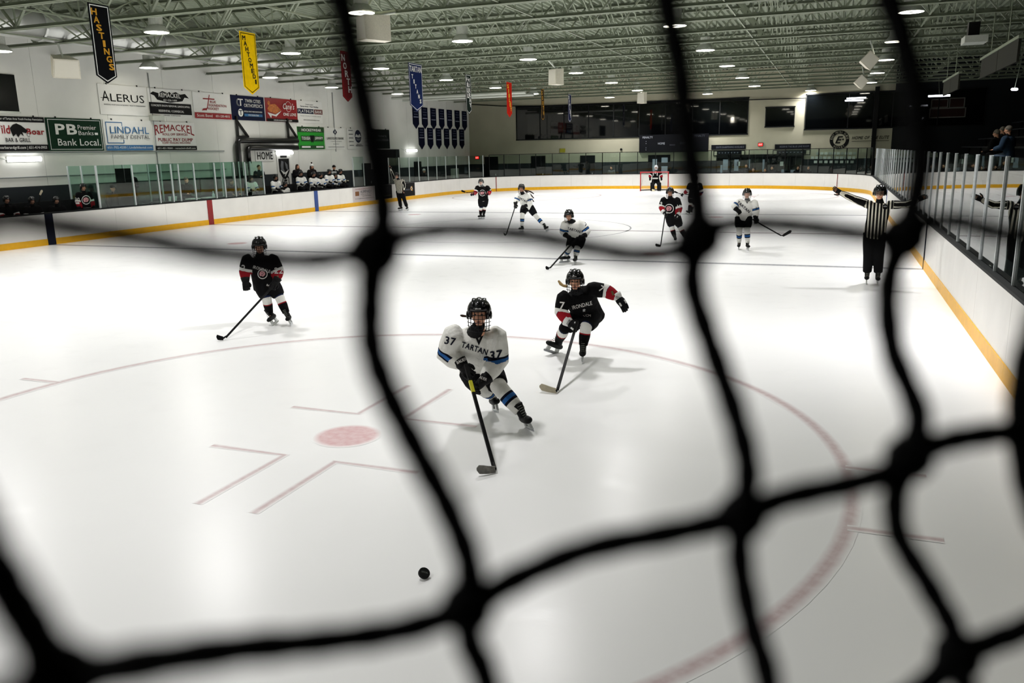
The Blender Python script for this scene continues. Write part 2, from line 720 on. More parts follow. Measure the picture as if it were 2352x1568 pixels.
# right side (aligned with the posts seen in the photo), far end, near corner
off = (-16.6 + (HL - CRN)) % 1.22
pane_run(off, off + 1.22 * 35, 1.22, False, pane=PANE_SIDE)
pane_run(LA + LQ * .10, LA + LQ * 1.0, 1.22, True, rail=True)
pane_run(LA + LQ, LA + LQ + LB, 1.22, True, rail=True)
pane_run(LA + LQ + LB, LA + LQ + LB + LQ * .62, 1.22, True, rail=True)
pane_run(LA + LQ + LB + LQ * .66, LA + LQ + LB + LQ + (HL - CRN - 15.2), 1.22, False)
pane_run(LA * 2 + LQ * 3 + LB * 2 + LQ * .0, LA * 2 + LQ * 3 + LB * 2 + LQ * .98, 1.12, False, top=2.44)

# ---- walls
WALLW = mat('painted_wall', 'd6d6d0', .75, noise=.05, scale=.8, bump=.05, bscale=60)
WALLF = mat('painted_block_wall', 'a5a18c', .75, noise=.06, scale=.8, bump=.05, bscale=60)
WAIN = mat('charcoal_wainscot', '24292c', .6)
wl = MB()
wl.b2((XL - .3, YN, -.06), (XL - .03, YF + .3, ZD))
wall_left = struct(wl.build('wall_left', WALLW))
y = YN + .02
pw = 3.05
me = None
while y < YF - .1:
    q = MB()
    e = min(y + pw, YF)
    q.b2((XL - .03, y + .006, 1.84), (XL, e - .006, ZD - .01))
    q.build('wall_panel', WALLW, wall_left)
    y += pw
q = MB()
q.b2((XL - .03, YN, -.06), (XL + .012, YF, 1.83))
wt = struct(q.build('trim_1', WAIN))
q = MB()
q.b2((XL - .3, YF, -.06), (XR, YF + .3, ZD))
wall_far = struct(q.build('wall_far', WALLF))
q = MB()
q.b2((XL + .02, YF - .012, -.06), (XR, YF, 1.84))
struct(q.build('trim_2', WAIN))
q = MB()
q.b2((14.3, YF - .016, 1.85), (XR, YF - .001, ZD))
struct(q.build('wall_far_shade', mat('charcoal_painted_shade', '1e2022', .8)))  # dark sheet standing in for shade on the unlit right part of the wall
q = MB()
q.b2((XR, YN, -.06), (XR + .3, YF + .3, ZD))
struct(q.build('wall_right', mat('dark_wall', '16181a', .8)))
q = MB()
q.b2((XL - .3, YN - .3, -.06), (XR + .3, YN, ZD))
struct(q.build('wall_near', mat('dark_wall_near', '3a3c3a', .8)))

# ---- roof deck and joists
STEEL = mat('grey_green_steel', '7e8672', .55, noise=.06, scale=3)
DECK = mat('grey_green_deck', '767f6b', .6, noise=.08, scale=1.5)
q = MB()
x = XL - .3
vs = []
prof = []
while x < XR:
    prof += [(x, ZD), (x + .09, ZD), (x + .13, ZD + .075), (x + .21, ZD + .075), (x + .25, ZD)]
    x += .25
n = len(prof)
vs = [(a, YN, b) for a, b in prof] + [(a, YF + .3, b) for a, b in prof]
fs = [(i, i + 1, n + i + 1, n + i) for i in range(n - 1)]
q.add(vs, fs)
ceiling = struct(q.build('ceiling', DECK, fix=False))
q = MB()
q.b2((XL - .3, YN, ZD + .12), (XR + .3, YF + .3, ZD + .2))
q.build('roof_sheet', DECK, ceiling)
SPAN0, SPAN1, PAN = XL + .05, XR - .05, 1.2
dg = MB()
dg.bar((0, 0, 0), (1.2, 0, ZD - ZC - .12), .05, .075, ref=(0, 1, 0))
dgm = dg.mesh('web_diagonal', STEEL)
dg2 = MB()
dg2.bar((0, 0, ZD - ZC - .12), (1.2, 0, 0), .05, .075, ref=(0, 1, 0))
dgm2 = dg2.mesh('web_diagonal_down', STEEL)
vt = MB()
vt.bar((0, 0, 0), (0, 0, ZD - ZC - .12), .03, .04, ref=(0, 1, 0))
vtm = vt.mesh('web_vertical', STEEL)
JY = [-4.5 + 2.6 * k for k in range(-11, 14)]
rest = MB()
for jy in JY:
    j = MB()
    for zz in (ZC, ZD - .10):
        for dy in (-.045, .045):      # paired angle chords
            j.box(((SPAN0 + SPAN1) / 2, jy + dy * 1.6, zz + .005), (SPAN1 - SPAN0, .075, .012))
            j.box(((SPAN0 + SPAN1) / 2, jy + dy * .55, zz + .05), (SPAN1 - SPAN0, .012, .09))
    jo = j.build('roof_joist', STEEL, ceiling)
    vis = -13 < jy < 1
    x = 2.56 - 1.2 * 15
    i = 0
    while x < SPAN1 - 1.2:
        if x >= SPAN0:
            d = i % 2
            if vis:
                child('web_member', dgm2 if d else dgm, jo, (x, jy, ZC + .05))
                if not d:
                    child('web_member', vtm, jo, (x, jy, ZC + .05))
            else:
                h = ZD - ZC - .12
                z0 = ZC + .05
                rest.bar((x, jy, z0 + (h if d else 0)), (x + 1.2, jy, z0 + (0 if d else h)), .05, .075, ref=(0, 1, 0))
                if not d:
                    rest.bar((x, jy, z0), (x, jy, z0 + h), .03, .04, ref=(0, 1, 0))
        x += 1.2
        i += 1
ro = rest.build('web_members', STEEL, ceiling)
ro['kind'] = 'stuff'
br = MB()
for bx_ in (-11.5, -7.6, -2.2, 3.2, 8.4, 13.6, 18.8):
    for a, b in zip(JY, JY[1:]):
        for o in (0, .35, .7):
            br.bar((bx_ + o, a, ZC + .1), (bx_ + o, b, ZD - .15), .035, .035) if o == 0 else br.bar((bx_ + o, a, ZD - .15), (bx_ + o, b, ZC + .1), .035, .035)
        br.bar((bx_ - .3, a, ZC + .06), (bx_ - .3, b, ZC + .06), .04, .04)
bo = br.build('cross_bridging', STEEL, ceiling)
bo['kind'] = 'stuff'

# ================================================================== lamps
LENS = mat('lamp_lens', 'fff8e6', .4, emit=26, noise=.02)
HOUS = mat('lamp_housing', 'b9bdb4', .5)
q = MB()
q.loft([(0, 0, .18), (0, 0, .46), (0, 0, .48)], [.19, .19, .15], (1, 0, 0), 16)
hm = q.mesh('housing', HOUS, False)
q = MB()
q.loft([(0, 0, .0), (0, 0, .03), (0, 0, .20)], [.35, .355, .20], (1, 0, 0), 24, cap=False)
q.loft([(0, 0, -.002), (0, 0, .03), (0, 0, .19)], [.335, .33, .18], (1, 0, 0), 24, cap=False)
rm = q.mesh('reflector', HOUS, True)
q = MB()
nn = 28
q.add([(.33 * math.cos(2 * PI * i / nn), .33 * math.sin(2 * PI * i / nn), .0) for i in range(nn)] + [(.1 * math.cos(2 * PI * i / nn), .1 * math.sin(2 * PI * i / nn), .004) for i in range(nn)],
      [(i, nn + i, nn + (i + 1) % nn, (i + 1) % nn) for i in range(nn)])
lm = q.mesh('lens', LENS)
q = MB()
q.loft([(0, 0, .01), (0, 0, .002)], [.1, .1], (1, 0, 0), 16)
cm = q.mesh('lens_hub', HOUS)
q = MB()
q.loft([(0, 0, .47), (0, 0, ZD - 6.1)], [.012, .012], (1, 0, 0), 6)
sm = q.mesh('hanger', STEEL)
ld = bpy.data.lights.new('lamp_light', 'AREA')
ld.shape = 'DISK'
ld.size = .62
ld.energy = LAMP_W
ld.color = LAMP_COL
ld.spread = math.radians(146)
ldw = ld.copy()
ldw.energy = LAMP_W * .13
ldw.spread = math.radians(105)
ldn = ld.copy()
ldn.energy = LAMP_W * .52
ldq = ld.copy()
ldq.energy = LAMP_W * .52
ldr = ld.copy()
ldr.energy = LAMP_W * .58
ldr.spread = math.radians(95)
LP = [(360, 75), (668, 123), (342, 156), (830, 30), (1062, 95), (875, 158), (1213, 137), (1025, 184), (1323, 168), (1138, 202), (1225, 216), (1550, 60), (1620, 116), (1670, 152), (1705, 179),
      (1625, 216), (1733, 198), (1862, 208), (1464, 208), (1400, 224), (2092, 28), (2056, 96), (2035, 138), (2015, 168), (2000, 190), (762, 201), (913, 216), (0, 118)]
spots = [hit(u, v, 2, 6.2) for u, v in LP]
spots = [p if p.x > -11 else hit(*q_, 2, 6.08) for p, q_ in zip(spots, LP)]
nvis = len(spots)
for X, Y in ((-13.3, 5.2), (-.5, 17.6), (-.5, -15.1), (6.5, -15.1), (-6.5, -15.1), (6.4, -8.3), (12.7, -8.0), (12.7, -15.1), (-.5, -21.5), (-6.6, -21.5), (6.5, -21.5), (-13.3, -15.1), (-.5, -28), (-6.6, -28), (6.5, -28)):  # nearest rows are unseen, added along the lamp grid to brighten the near ice
    spots.append(Vector((X, Y, 6.2)))
rows = ['beside the left wall', 'left of the centre aisle', 'over the middle of the ice', 'right of the middle of the ice', 'over the right-hand boards']


def colname(x):
    return rows[0] if x < -11 else rows[1] if x < -5 else rows[2] if x < 2 else rows[3] if x < 9.5 else rows[4]


byc = {}
for p in spots:
    byc.setdefault(colname(p.x), []).append(p)
ordn = ['nearest', 'second', 'third', 'fourth', 'fifth', 'sixth', 'seventh', 'eighth', 'ninth', 'tenth', 'eleventh', 'twelfth']
for cn, ps in byc.items():
    for i, p in enumerate(sorted(ps, key=lambda a: a.y)):
        t = thing('ceiling_lamp', 'round high-bay lamp %s, %s from the near end' % (cn, ordn[min(i, 11)]), 'lamp', tuple(p), 'high-bay lamps under the roof joists')
        child('housing', hm, t)
        child('reflector', rm, t)
        child('lens', lm, t)
        child('lens_hub', cm, t)
        child('hanger', sm, t)
        lo = child('light_source', ldw if p.x < -11 else ldr if p.x > 11 else (ldn if p.x < 2 else ldq) if p.y < -18 else ld, t, (0, 0, -.02))

# ---- duct along the left wall
DUCT = mat('galvanised_duct', 'c8cac6', .35, metal=.55, noise=.1, scale=2, bump=.15, bscale=4)
d = thing('air_duct', 'round silver air duct running along the left wall in the roof', 'duct', (-12.1, -20, 6.76))
y = -20.0
k = 0
while y < 7:
    q = MB()
    q.loft([(-12.1, y, 6.76), (-12.1, y + 2.40, 6.76)], [.46, .46], (1, 0, 0), 20)
    q.build('duct_section', DUCT, d, smooth=True)
    q = MB()
    q.loft([(-12.1, y + 2.38, 6.76), (-12.1, y + 2.46, 6.76)], [.49, .49], (1, 0, 0), 20)
    q.build('duct_collar', DUCT, d)
    y += 2.45
# white pipes across the far part of the roof
for zz, yy in ((6.05, 19.2), (6.0, 20.6)):
    q = MB()
    q.loft([(-14.8, yy, zz), (-6, yy, zz)], [.09, .09], (0, 0, 1), 10)
    o = q.build('ceiling_pipe', HOUS)
    tag(o, 'long pale pipe under the roof by the far left wall, %s one' % ('nearer' if yy < 20 else 'farther'), 'pipe', 'pale pipes under the roof')

# ================================================================== hanging banners
def banner(label, y0, w, z0, z1, field, trim, word, ink, two=None, top=None, X=-5.0, hgt=None, zig=True):
    t = thing('hanging_banner', label, 'banner', (X, y0 + w / 2, z1), 'school banners hanging from the joists')
    R, U, N = Vector((0, 1, 0)), Vector((0, 0, 1)), Vector((1, 0, 0))
    O = Vector((X, y0, z0))
    h = z1 - z0
    tip = min(.25, w * .28)
    poly = [(0, tip), (w / 2, 0), (w, tip), (w, h), (0, h)]
    q = MB()
    q.prism(poly, R, U, N, O, .012)
    q.build('cloth', field, t)
    e = .035
    inner = [(e, tip + e * .4), (w / 2, e * 1.2), (w - e, tip + e * .4), (w - e, h - e), (e, h - e)]
    for k in range(2):
        q = MB()
        e2 = e + .022
        in2 = [(e2, tip + e2 * .4), (w / 2, e2 * 1.2), (w - e2, tip + e2 * .4), (w - e2, h - e2), (e2, h - e2)]
        OO = O + N * (.003 if k == 0 else -.015)
        vs = [OO + R * a + U * b for a, b in inner] + [OO + R * a + U * b for a, b in in2]
        q.add(vs, [(i, (i + 1) % 5, 5 + (i + 1) % 5, 5 + i) for i in range(5)])
        q.build('border', trim, t)
    z_top = h - .10
    if top:
        put_text(top, t, ink, O + R * (w / 2) + U * (h - .22), R, U, w * .86, .22, .005, bold=.02)
        z_top = h - .42
    def stack(word, xa, xb, zt, zb):
        k = len(word)
        for i, c in enumerate(word):
            f = i / max(1, k - 1)
            lh = (zt - zb) / k * .86
            put_text(c, t, ink, O + R * (xa + (xb - xa) * f) + U * (zt - (zt - zb) * (i + .5) / k), R, U, (lh * .5 if c == 'I' else lh * .85) if w > .9 else min(w * .36, lh * 1.1) * (.45 if c == 'I' else 1), lh, .005, bold=.06)
    if two:
        stack(word, w * .28, w * .42, z_top, h * .40)
        stack(two, w * .55, w * .75, z_top - .05, h * .18)
    else:
        stack(word, w * (.24 if zig else .5), w * (.78 if zig else .5), z_top, max(tip + .05, h * .17))
    q = MB()
    q.box((X - .006, y0 + w / 2, z1 + .012), (.03, w + .04, .03))
    q.build('hanging_rod', STEEL, t)
    jy = min(JY, key=lambda a: abs(a - y0 - w / 2))
    for s_ in (.15, .85):
        q = MB()
        q.tube([(X - .006, y0 + w * s_, z1 + .02), (X - .006, jy, ZC + .03)], .006, 5)
        q.build('cord', BLACK, t)


cloth = lambda n, c: mat('banner_' + n, c, .85, bump=.1, scale=8, spec=.1)
GOLD = mat('gold_ink', 'd79a17', .7)
banner('black banner with gold letters HASTINGS', -12.45, .60, 4.42, 6.17, cloth('black', '07080c'), WHITE, 'HASTINGS', GOLD)
banner('bright yellow banner with black letters MAHTOMEDI', -7.24, .70, 4.46, 6.18, cloth('yellow', 'f0c400'), cloth('dk', '2a2408'), 'MAHTOMEDI', BLACK)
banner('dark red banner with white letters NORTH', -2.0, .60, 4.5, 6.18, cloth('maroon', '6a0c10'), cloth('red2', 'a02024'), 'NORTH', WHITE)
banner('wide blue banner reading TARTAN TITANS', 2.92, 1.16, 4.36, 6.22, cloth('royal', '10204e'), WHITE, 'TITANS', WHITE, top='TARTAN')
banner('dark green banner with two columns of white letters', 8.42, .62, 4.42, 6.2, cloth('green', '0a1a14'), WHITE, 'HILL', WHITE, two='MURRAY')
banner('bright red banner with yellow letters', 13.6, .72, 4.45, 6.2, cloth('red', 'c01a08'), cloth('red3', 'd03010'), 'SIBLEY', mat('yellow_ink', 'e8c020', .7))
banner('narrow black banner with gold letters near the far windows', 19.06, .50, 4.42, 6.2, cloth('black', '07080c'), GOLD, 'SOUTH', GOLD)
banner('navy banner with white letters, farthest from the camera', 24.3, .64, 4.45, 6.2, cloth('navy', '0c1440'), WHITE, 'SIMLEY', WHITE)

# ================================================================== speakers
SPK = mat('white_speaker_box', 'd8d3c2', .6)


def speaker(label, X, Y, z, rz, pitch, w=.62, h=.8, d=.6, roll=0):
    t = thing('speaker', label, 'speaker', (X, Y, z), 'white loudspeakers hung from the roof')
    Mx = Matrix.Translation((X, Y, z)) @ Matrix.Rotation(rz, 4, 'Z') @ Matrix.Rotation(pitch, 4, 'X') @ Matrix.Rotation(roll, 4, 'Y')
    q = MB()
    a, b = w / 2, w * .36
    pts = [(-b, d / 2, h / 2), (b, d / 2, h / 2), (a, -d / 2, h * .44), (-a, -d / 2, h * .44), (-b, d / 2, -h / 2), (b, d / 2, -h / 2), (a * 1.1, -d / 2, -h / 2), (-a * 1.1, -d / 2, -h / 2)]
    q.add([Mx @ Vector(p) for p in pts], [(0, 1, 2, 3), (7, 6, 5, 4), (0, 4, 5, 1), (1, 5, 6, 2), (2, 6, 7, 3), (3, 7, 4, 0)])
    q.build('cabinet', SPK, t)
    q = MB()
    pts = [(-a * .9, -d / 2 - .01, h * .38), (a * .9, -d / 2 - .01, h * .38), (a, -d / 2 - .01, -h * .44), (-a, -d / 2 - .01, -h * .44)]
    q.add([Mx @ Vector(p) for p in pts] + [Mx @ Vector((p[0], p[1] + .012, p[2])) for p in pts], [(0, 1, 2, 3), (4, 7, 6, 5), (0, 4, 5, 1), (1, 5, 6, 2), (2, 6, 7, 3), (3, 7, 4, 0)])
    q.build('grille', mat('speaker_grille', 'e6e2d4', .7, bump=.3, scale=200), t)
    q = MB()
    jy = min(JY, key=lambda a: abs(a - Y))
    q.tube([Mx @ Vector((0, 0, h * .45)), (X, jy, ZC + .04)], .03, 8)
    q.build('bracket', HOUS, t)


speaker('white loudspeaker lit bright beside the nearest middle lamp', -.03, -8.3, 5.78, -.55, 0, .46, .62, .75)
speaker('white loudspeaker hung over the middle of the ice', -.2, 7.1, 5.74, -.55, 0, .46, .66, .5)
speaker('small white loudspeaker farthest along the roof', -.16, 23.9, 5.74, -.3, 0, .46, .66, .45)
speaker('white loudspeaker tilted like a diamond on the right', 11.9, 5.7, 5.62, .25, .1, .46, .5, .35, .72)
speaker('grey loudspeaker tilted like a diamond, farther right', 11.9, 16.4, 5.62, .25, .1, .46, .5, .35, .72)
speaker('white loudspeaker in front of the left wall', -12.1, -7.0, 5.6, 1.15, .25, .75, .62, .6)

# ================================================================== left wall signs
RW, UW, NW = Vector((0, 1, 0)), Vector((0, 0, 1)), Vector((1, 0, 0))
CLIP = mat('sign_clip', '2a2c2c', .5)


class Sign:
    def __init__(s, label, O, w, h, R, U, base, th=.03, frame=None, cat='sign', name='wall_sign', clips=True, group='advertising signs on the left wall'):
        s.O, s.w, s.h, s.R, s.U = Vector(O), w, h, Vector(R), Vector(U)
        s.N = s.R.cross(s.U)
        s.t = thing(name, label, cat, tuple(s.O + s.R * (w / 2)), group)
        q = MB()
        q.prism([(0, 0), (w, 0), (w, h), (0, h)], s.R, s.U, s.N, s.O + s.N * th, th)
        q.build('panel', base, s.t)
        s.z = th
        if clips:
            for f in (.18, .82):
                q = MB()
                q.box(s.O + s.R * (w * f) + s.U * (h + .02) + s.N * th / 2, (.06, .03, .06))
                q.build('clip', CLIP, s.t)
        s.k = 0

    def P(s, x, y, l=0):
        return s.O + s.R * (x * s.w) + s.U * (y * s.h) + s.N * (s.z + l)

    def up(s):
        s.k += 1
        return .003 + .004 * s.k

    def rect(s, x0, y0, x1, y1, m, name='band'):
        s.poly([(x0, y0), (x1, y0), (x1, y1), (x0, y1)], m, name)

    def poly(s, pts, m, name='emblem'):
        q = MB()
        q.prism([(x * s.w, y * s.h) for x, y in pts], s.R, s.U, s.N, s.O + s.N * (s.z + s.up()), .003)
        q.build(name, m, s.t)

    def disc(s, cx, cy, r, m, name='emblem', sx=1, n=24):
        a = s.h / s.w
        s.poly([(cx + r * a * sx * math.cos(2 * PI * i / n), cy + r * math.sin(2 * PI * i / n)) for i in range(n)], m, name)

    def txt(s, st, x0, y0, x1, y1, m, bold=.01, shear=0, fn=None):
        put_text(st, s.t, m, s.P((x0 + x1) / 2, (y0 + y1) / 2), s.R, s.U, (x1 - x0) * s.w, (y1 - y0) * s.h, s.up(), bold=bold, shear=shear, fn=fn)

    def line(s, pts, w, m, name='rule'):
        for a, b in zip(pts, pts[1:]):
            A, B = Vector((a[0] * s.w, a[1] * s.h)), Vector((b[0] * s.w, b[1] * s.h))
            d = (B - A).normalized()
            n = Vector((-d.y, d.x)) * (w / 2)
            A, B = A - d * w / 2, B + d * w / 2
            q = MB()
            q.prism([tuple(A - n), tuple(B - n), tuple(B + n), tuple(A + n)], s.R, s.U, s.N, s.O + s.N * (s.z + s.up()), .003)
            q.build(name, m, s.t)


SW = mat('sign_white', 'dcdcd8', .35, noise=.02)
SGRN = mat('sign_green', '062a18', .35)
SNAV = mat('sign_navy', '0a1230', .35)
SRED = mat('sign_red', '8c1018', .35)
SBLK = mat('sign_black', '0d0d0e', .35)
SBLU = mat('sign_blue', '2c6596', .35)
SGRY = mat('sign_grey', '5a5c60', .4)
SLIM = mat('sign_bright_green', '0f8a1c', .35)


def wall_sign(label, u0, u1, row, base, **k):
    z0, z1 = (4.40, 5.52) if row else (3.04, 4.20)
    v = (236 + 30 * (u0 - 334) / 400) if row else 310
    Y0, Y1 = hit(u0, v, 0, XL).y, hit(u1, v, 0, XL).y
    return Sign(label, (XL + .005, Y0, z0), Y1 - Y0, z1 - z0, RW, UW, base, **k)


s = wall_sign('white sign with thin black lettering ALERUS, under the black banner', 226, 335, 1, SW)
s.txt('A', .06, .44, .20, .78, SBLK, 0)
s.txt('LERUS', .225, .44, .94, .70, SBLK, 0)
s.line([(.03, .54), (.2, .54)], .012, SBLK)
s.txt('BANKING MORTGAGE RETIREMENT WEALTH MANAGEMENT', .08, .31, .95, .35, SGRY, .01)
s = wall_sign('white and black sign with winged REMACKEL emblem', 340, 436, 1, SW)
s.poly([(.04, .80), (.12, .88), (.24, .84), (.34, .92), (.46, .86), (.5, .91), (.54, .86), (.66, .92), (.76, .84), (.88, .88), (.97, .72), (.86, .74), (.80, .60), (.66, .56), (.5, .52), (.34, .56), (.20, .60), (.14, .74)], SBLK)
s.txt('REMACKEL', .24, .70, .76, .86, SW, .02)
s.txt('651-226-1499', .34, .57, .66, .64, SW, .01)
s.rect(.0, .10, 1, .50, SBLK)
s.txt('CONCRETE SNOW REMOVAL LANDSCAPING', .04, .36, .96, .43, SW, .015)
s.txt('RESIDENTIAL / COMMERCIAL', .2, .17, .8, .25, SW, .015)
s.txt('OWNERS : CHAD & JOHN', .3, .02, .7, .07, SBLK, .01)
s = wall_sign('white sign with red cross-shaped hockey stick, TRUE FOUNDATION HOCKEY', 443, 527, 1, SW)
s.line([(.44, .90), (.36, .42), (.32, .33)], .05, SRED, 'emblem')
s.line([(.27, .76), (.56, .76)], .05, SRED, 'emblem')
s.poly([(.20, .30), (.34, .33), (.33, .40), (.24, .38)], SRED)
s.txt('RUE', .44, .60, .60, .70, SRED, .03)
s.txt('FOUNDATION', .40, .47, .88, .57, SRED, .03)
s.txt('HOCKEY', .37, .34, .66, .44, SRED, .03)
s.rect(0, 0, 1, .22, SRED)
s.txt('Scott Bond', .05, .06, .46, .17, SW, .01)
s.txt('651-230-4815', .55, .07, .94, .16, SW, .01)
s = wall_sign('navy sign for TWIN CITIES ORTHOPEDICS', 531, 606, 1, SNAV)
s.disc(.22, .72, .16, SGRY)
s.disc(.24, .72, .11, SNAV)
s.txt('T', .19, .58, .34, .86, SW, .02)
s.txt('TWIN CITIES', .40, .73, .88, .87, SW, .01)
s.txt('ORTHOPEDICS', .36, .54, .93, .68, SW, .01)
s.disc(.24, .30, .16, SW)
s.txt('T', .19, .20, .29, .40, SNAV, .04)
s.txt('OFFICIAL SPORTS MEDICINE PROVIDER', .33, .33, .90, .39, SW, .01)
s.rect(.34, .16, .9, .27, SBLU)
s.txt('OF THE TARTAN TITANS', .46, .18, .78, .25, SW, .01)
s = wall_sign('dark red sign with fried food and ONE LOVE', 609.5, 681, 1, SRED)
FOOD = mat('fried_food', 'b5672a', .6, noise=.4, scale=14, bump=.4)
s.poly([(.05, .55), (.12, .72), (.30, .76), (.42, .58), (.47, .50), (.30, .34), (.08, .42)], FOOD)
s.disc(.1, .78, .09, FOOD)
s.poly([(.04, .38), (.28, .30), (.48, .48), (.40, .36), (.24, .12), (.14, .14)], SW)
s.poly([(.14, .14), (.24, .12), (.3, .22), (.16, .26)], SRED)
s.disc(.71, .68, .23, SW, sx=.95)
s.disc(.71, .68, .215, SRED, sx=.95)
s.txt("Cane's", .53, .56, .90, .82, SW, .02, .3)
s.txt('ONE LOVE', .52, .27, .94, .40, SW, .04)
s.rect(0, 0, 1, .12, SBLK)
s.txt('ORDER.RAISINGCANES.COM', .2, .03, .78, .09, SW, .01)
s = wall_sign('white sign reading PLATINUM BANK, right of the red food sign', 682, 739, 1, SW)
s.txt('Proud to support', .34, .81, .64, .87, SNAV, .01)
s.txt('Tartan Area - Titan Hockey', .12, .70, .84, .78, SNAV, .02)
s.rect(.0, .42, .64, .64, SNAV)
s.rect(.66, .42, 1, .64, mat('sign_maroon', '5e1410', .4))
s.txt('PLATINUM', .03, .46, .62, .60, SW, .0)
s.txt('BANK', .69, .46, .97, .60, SW, .0)
s.txt('www.platinumbankmn.com', .2, .10, .84, .16, SBLK, .01)
s.txt('YOUR LOCALLY OWNED BANK', .08, .29, .92, .33, SGRY, 0)

s = wall_sign('white and black sign for a BAR & GRILL with a boar emblem', -32, 104, 0, SW)
s.rect(0, .84, 1, 1, SBLK)
s.txt('Proud Sponsor of Tartan Area Youth Hockey Association', .04, .88, .97, .96, SW, .0)
s.txt('Wild', .08, .50, .38, .74, SRED, .05)
s.txt('Boar', .66, .48, .97, .66, SRED, .06)
s.poly([(.40, .52), (.38, .66), (.44, .76), (.50, .80), (.58, .74), (.62, .68), (.68, .60), (.64, .52), (.58, .55), (.60, .44), (.55, .50), (.50, .40), (.47, .50), (.42, .42)], SBLK)
s.disc(.68, .47, .05, SGRY)
s.disc(.68, .47, .035, SW)
s.txt('BAR & GRILL', .28, .26, .70, .38, SBLK, .02)
s.rect(0, 0, 1, .19, SBLK)
s.txt('wildboarbarandgrill.com | 651-414-0903', .04, .04, .97, .15, SW, .0)
s = wall_sign('dark green sign reading Premier Banks, Bank Local.', 107, 234, 0, SGRN)
s.line([(.03, .05), (.97, .05), (.97, .95), (.03, .95), (.03, .05)], .018, SW, 'border')
s.txt('PB', .14, .50, .52, .82, SW, .09)
s.txt('Premier', .54, .66, .88, .80, SW, .0)
s.txt('Banks', .54, .49, .82, .62, SW, .0)
s.rect(.84, .50, .90, .57, SW)
s.txt('Bank Local.', .15, .16, .93, .37, SW, .01)
s = wall_sign('white and blue sign for LINDAHL FAMILY DENTAL', 238, 346, 0, SW)
s.line([(.38, .82), (.38, .92), (.05, .92), (.05, .25), (.38, .25), (.38, .34)], .03, SBLU, 'border')
s.txt('LINDAHL', .12, .56, .94, .79, SBLU, .0)
s.txt('FAMILY DENTAL', .13, .39, .95, .51, SGRY, .0)
s.rect(0, 0, 1, .18, SBLU)
s.txt('651-702-4200 | Lindahldental.com', .02, .04, .97, .14, SW, .0)
s = wall_sign('white sign with red REMACKEL ROLL OFF SERVICES, PUBLIC PAY DUMP', 352, 447, 0, SW)
s.txt('REMACKEL', .03, .62, .97, .92, SRED, .02, fn=lambda x, y: (x, y * (.75 + .5 * (2 * x / 2.3) ** 2) - .12 * (2 * x / 2.3) ** 2 + .03))
s.txt('ROLL OFF SERVICES', .2, .52, .80, .60, SRED, .02)
s.txt('PUBLIC PAY DUMP', .08, .31, .92, .43, SRED, .03)
s.txt('DUMP TRAILERS WELCOME!', .17, .23, .85, .29, SRED, .02)
s.rect(0, 0, 1, .15, SBLK)
s.txt('651-451-9000 - remackelrolloff.com', .04, .04, .96, .10, SW, .0)
s = wall_sign('bright green HOCKEYWEAR sign over the benches', 683, 743, 0, SLIM)
s.rect(.0, .76, 1, 1, mat('sign_dark_green', '05380c', .4))
s.txt('HOCKEYWEAR', .14, .80, .88, .92, SW, .04)
s.rect(.10, .36, .94, .60, mat('sign_dark_green', '05380c', .4))
s.txt('TOUGH', .12, .42, .43, .56, SW, .04)
s.txt('JERSEY', .62, .42, .93, .56, SW, .04)
s.poly([(.42, .62), (.60, .62), (.56, .40), (.54, .28), (.51, .36), (.48, .28), (.46, .40)], SBLK)
s.rect(.04, .02, .96, .17, mat('sign_dark_green', '05380c', .4))
s.rect(.10, .07, .42, .14, SW)
s.rect(.64, .07, .92, .14, SW)
s = wall_sign('white LAKE ELMO BANK sign with a dark diamond', 745, 791, 0, SW)
s.poly([(.5, .95), (.60, .80), (.5, .65), (.40, .80)], SNAV)
s.poly([(.5, .86), (.54, .80), (.5, .74), (.46, .80)], SW)
s.txt('LAKE ELMO BANK', .08, .45, .92, .56, SBLK, .01)
s.txt('A TRADITION OF SERVICE', .25, .34, .8, .38, SGRY, 0)
s.txt('lakeelmobank.com', .36, .22, .66, .27, SGRY, 0)
s.line([(.12, .1), (.9, .1)], .02, SGRY)
s = wall_sign('white sign with a round dark emblem and small print columns', 796, 845, 0, SW)
s.disc(.5, .62, .32, SNAV, sx=.95)
s.poly([(.36, .60), (.42, .74), (.5, .66), (.57, .74), (.64, .60), (.5, .56)], SW)
s.poly([(.38, .52), (.62, .52), (.56, .42), (.44, .42)], SGRY)
for yy in (.88, .70, .52, .34, .16):
    s.rect(.06, yy, .26, yy + .035, SGRY)
    s.rect(.80, yy, .96, yy + .035, SGRY)
s.rect(.38, .22, .62, .25, SBLK)
s.rect(.34, .14, .68, .17, SBLK)
s = wall_sign('plain dark sign at the far end of the lower row', 848, 893, 0, mat('sign_dark', '0d1512', .5))
s.txt('PRINCE', .4, .60, .84, .70, SGRY, .02)
s.txt('TURNING DESIGN', .1, .40, .92, .52, SGRY, .02)

# dark window at the left edge
q = MB()
p = hit(30, 172, 0, XL)
p2 = hit(30, 256, 0, XL)
q.b2((XL, p.y - 2.6, p2.z), (XL + .05, p.y, p.z))
wn = struct(q.build('window_1', mat('dark_window', '07080a', .15)))
q = MB()
q.b2((XL, p.y - 2.66, p2.z - .06), (XL + .07, p.y + .04, p2.z))
q.build('window_sill', HOUS, wn)

# ---- wall lights
WLT = mat('tube_diffuser', 'ffffff', .4, emit=9, noise=.01)


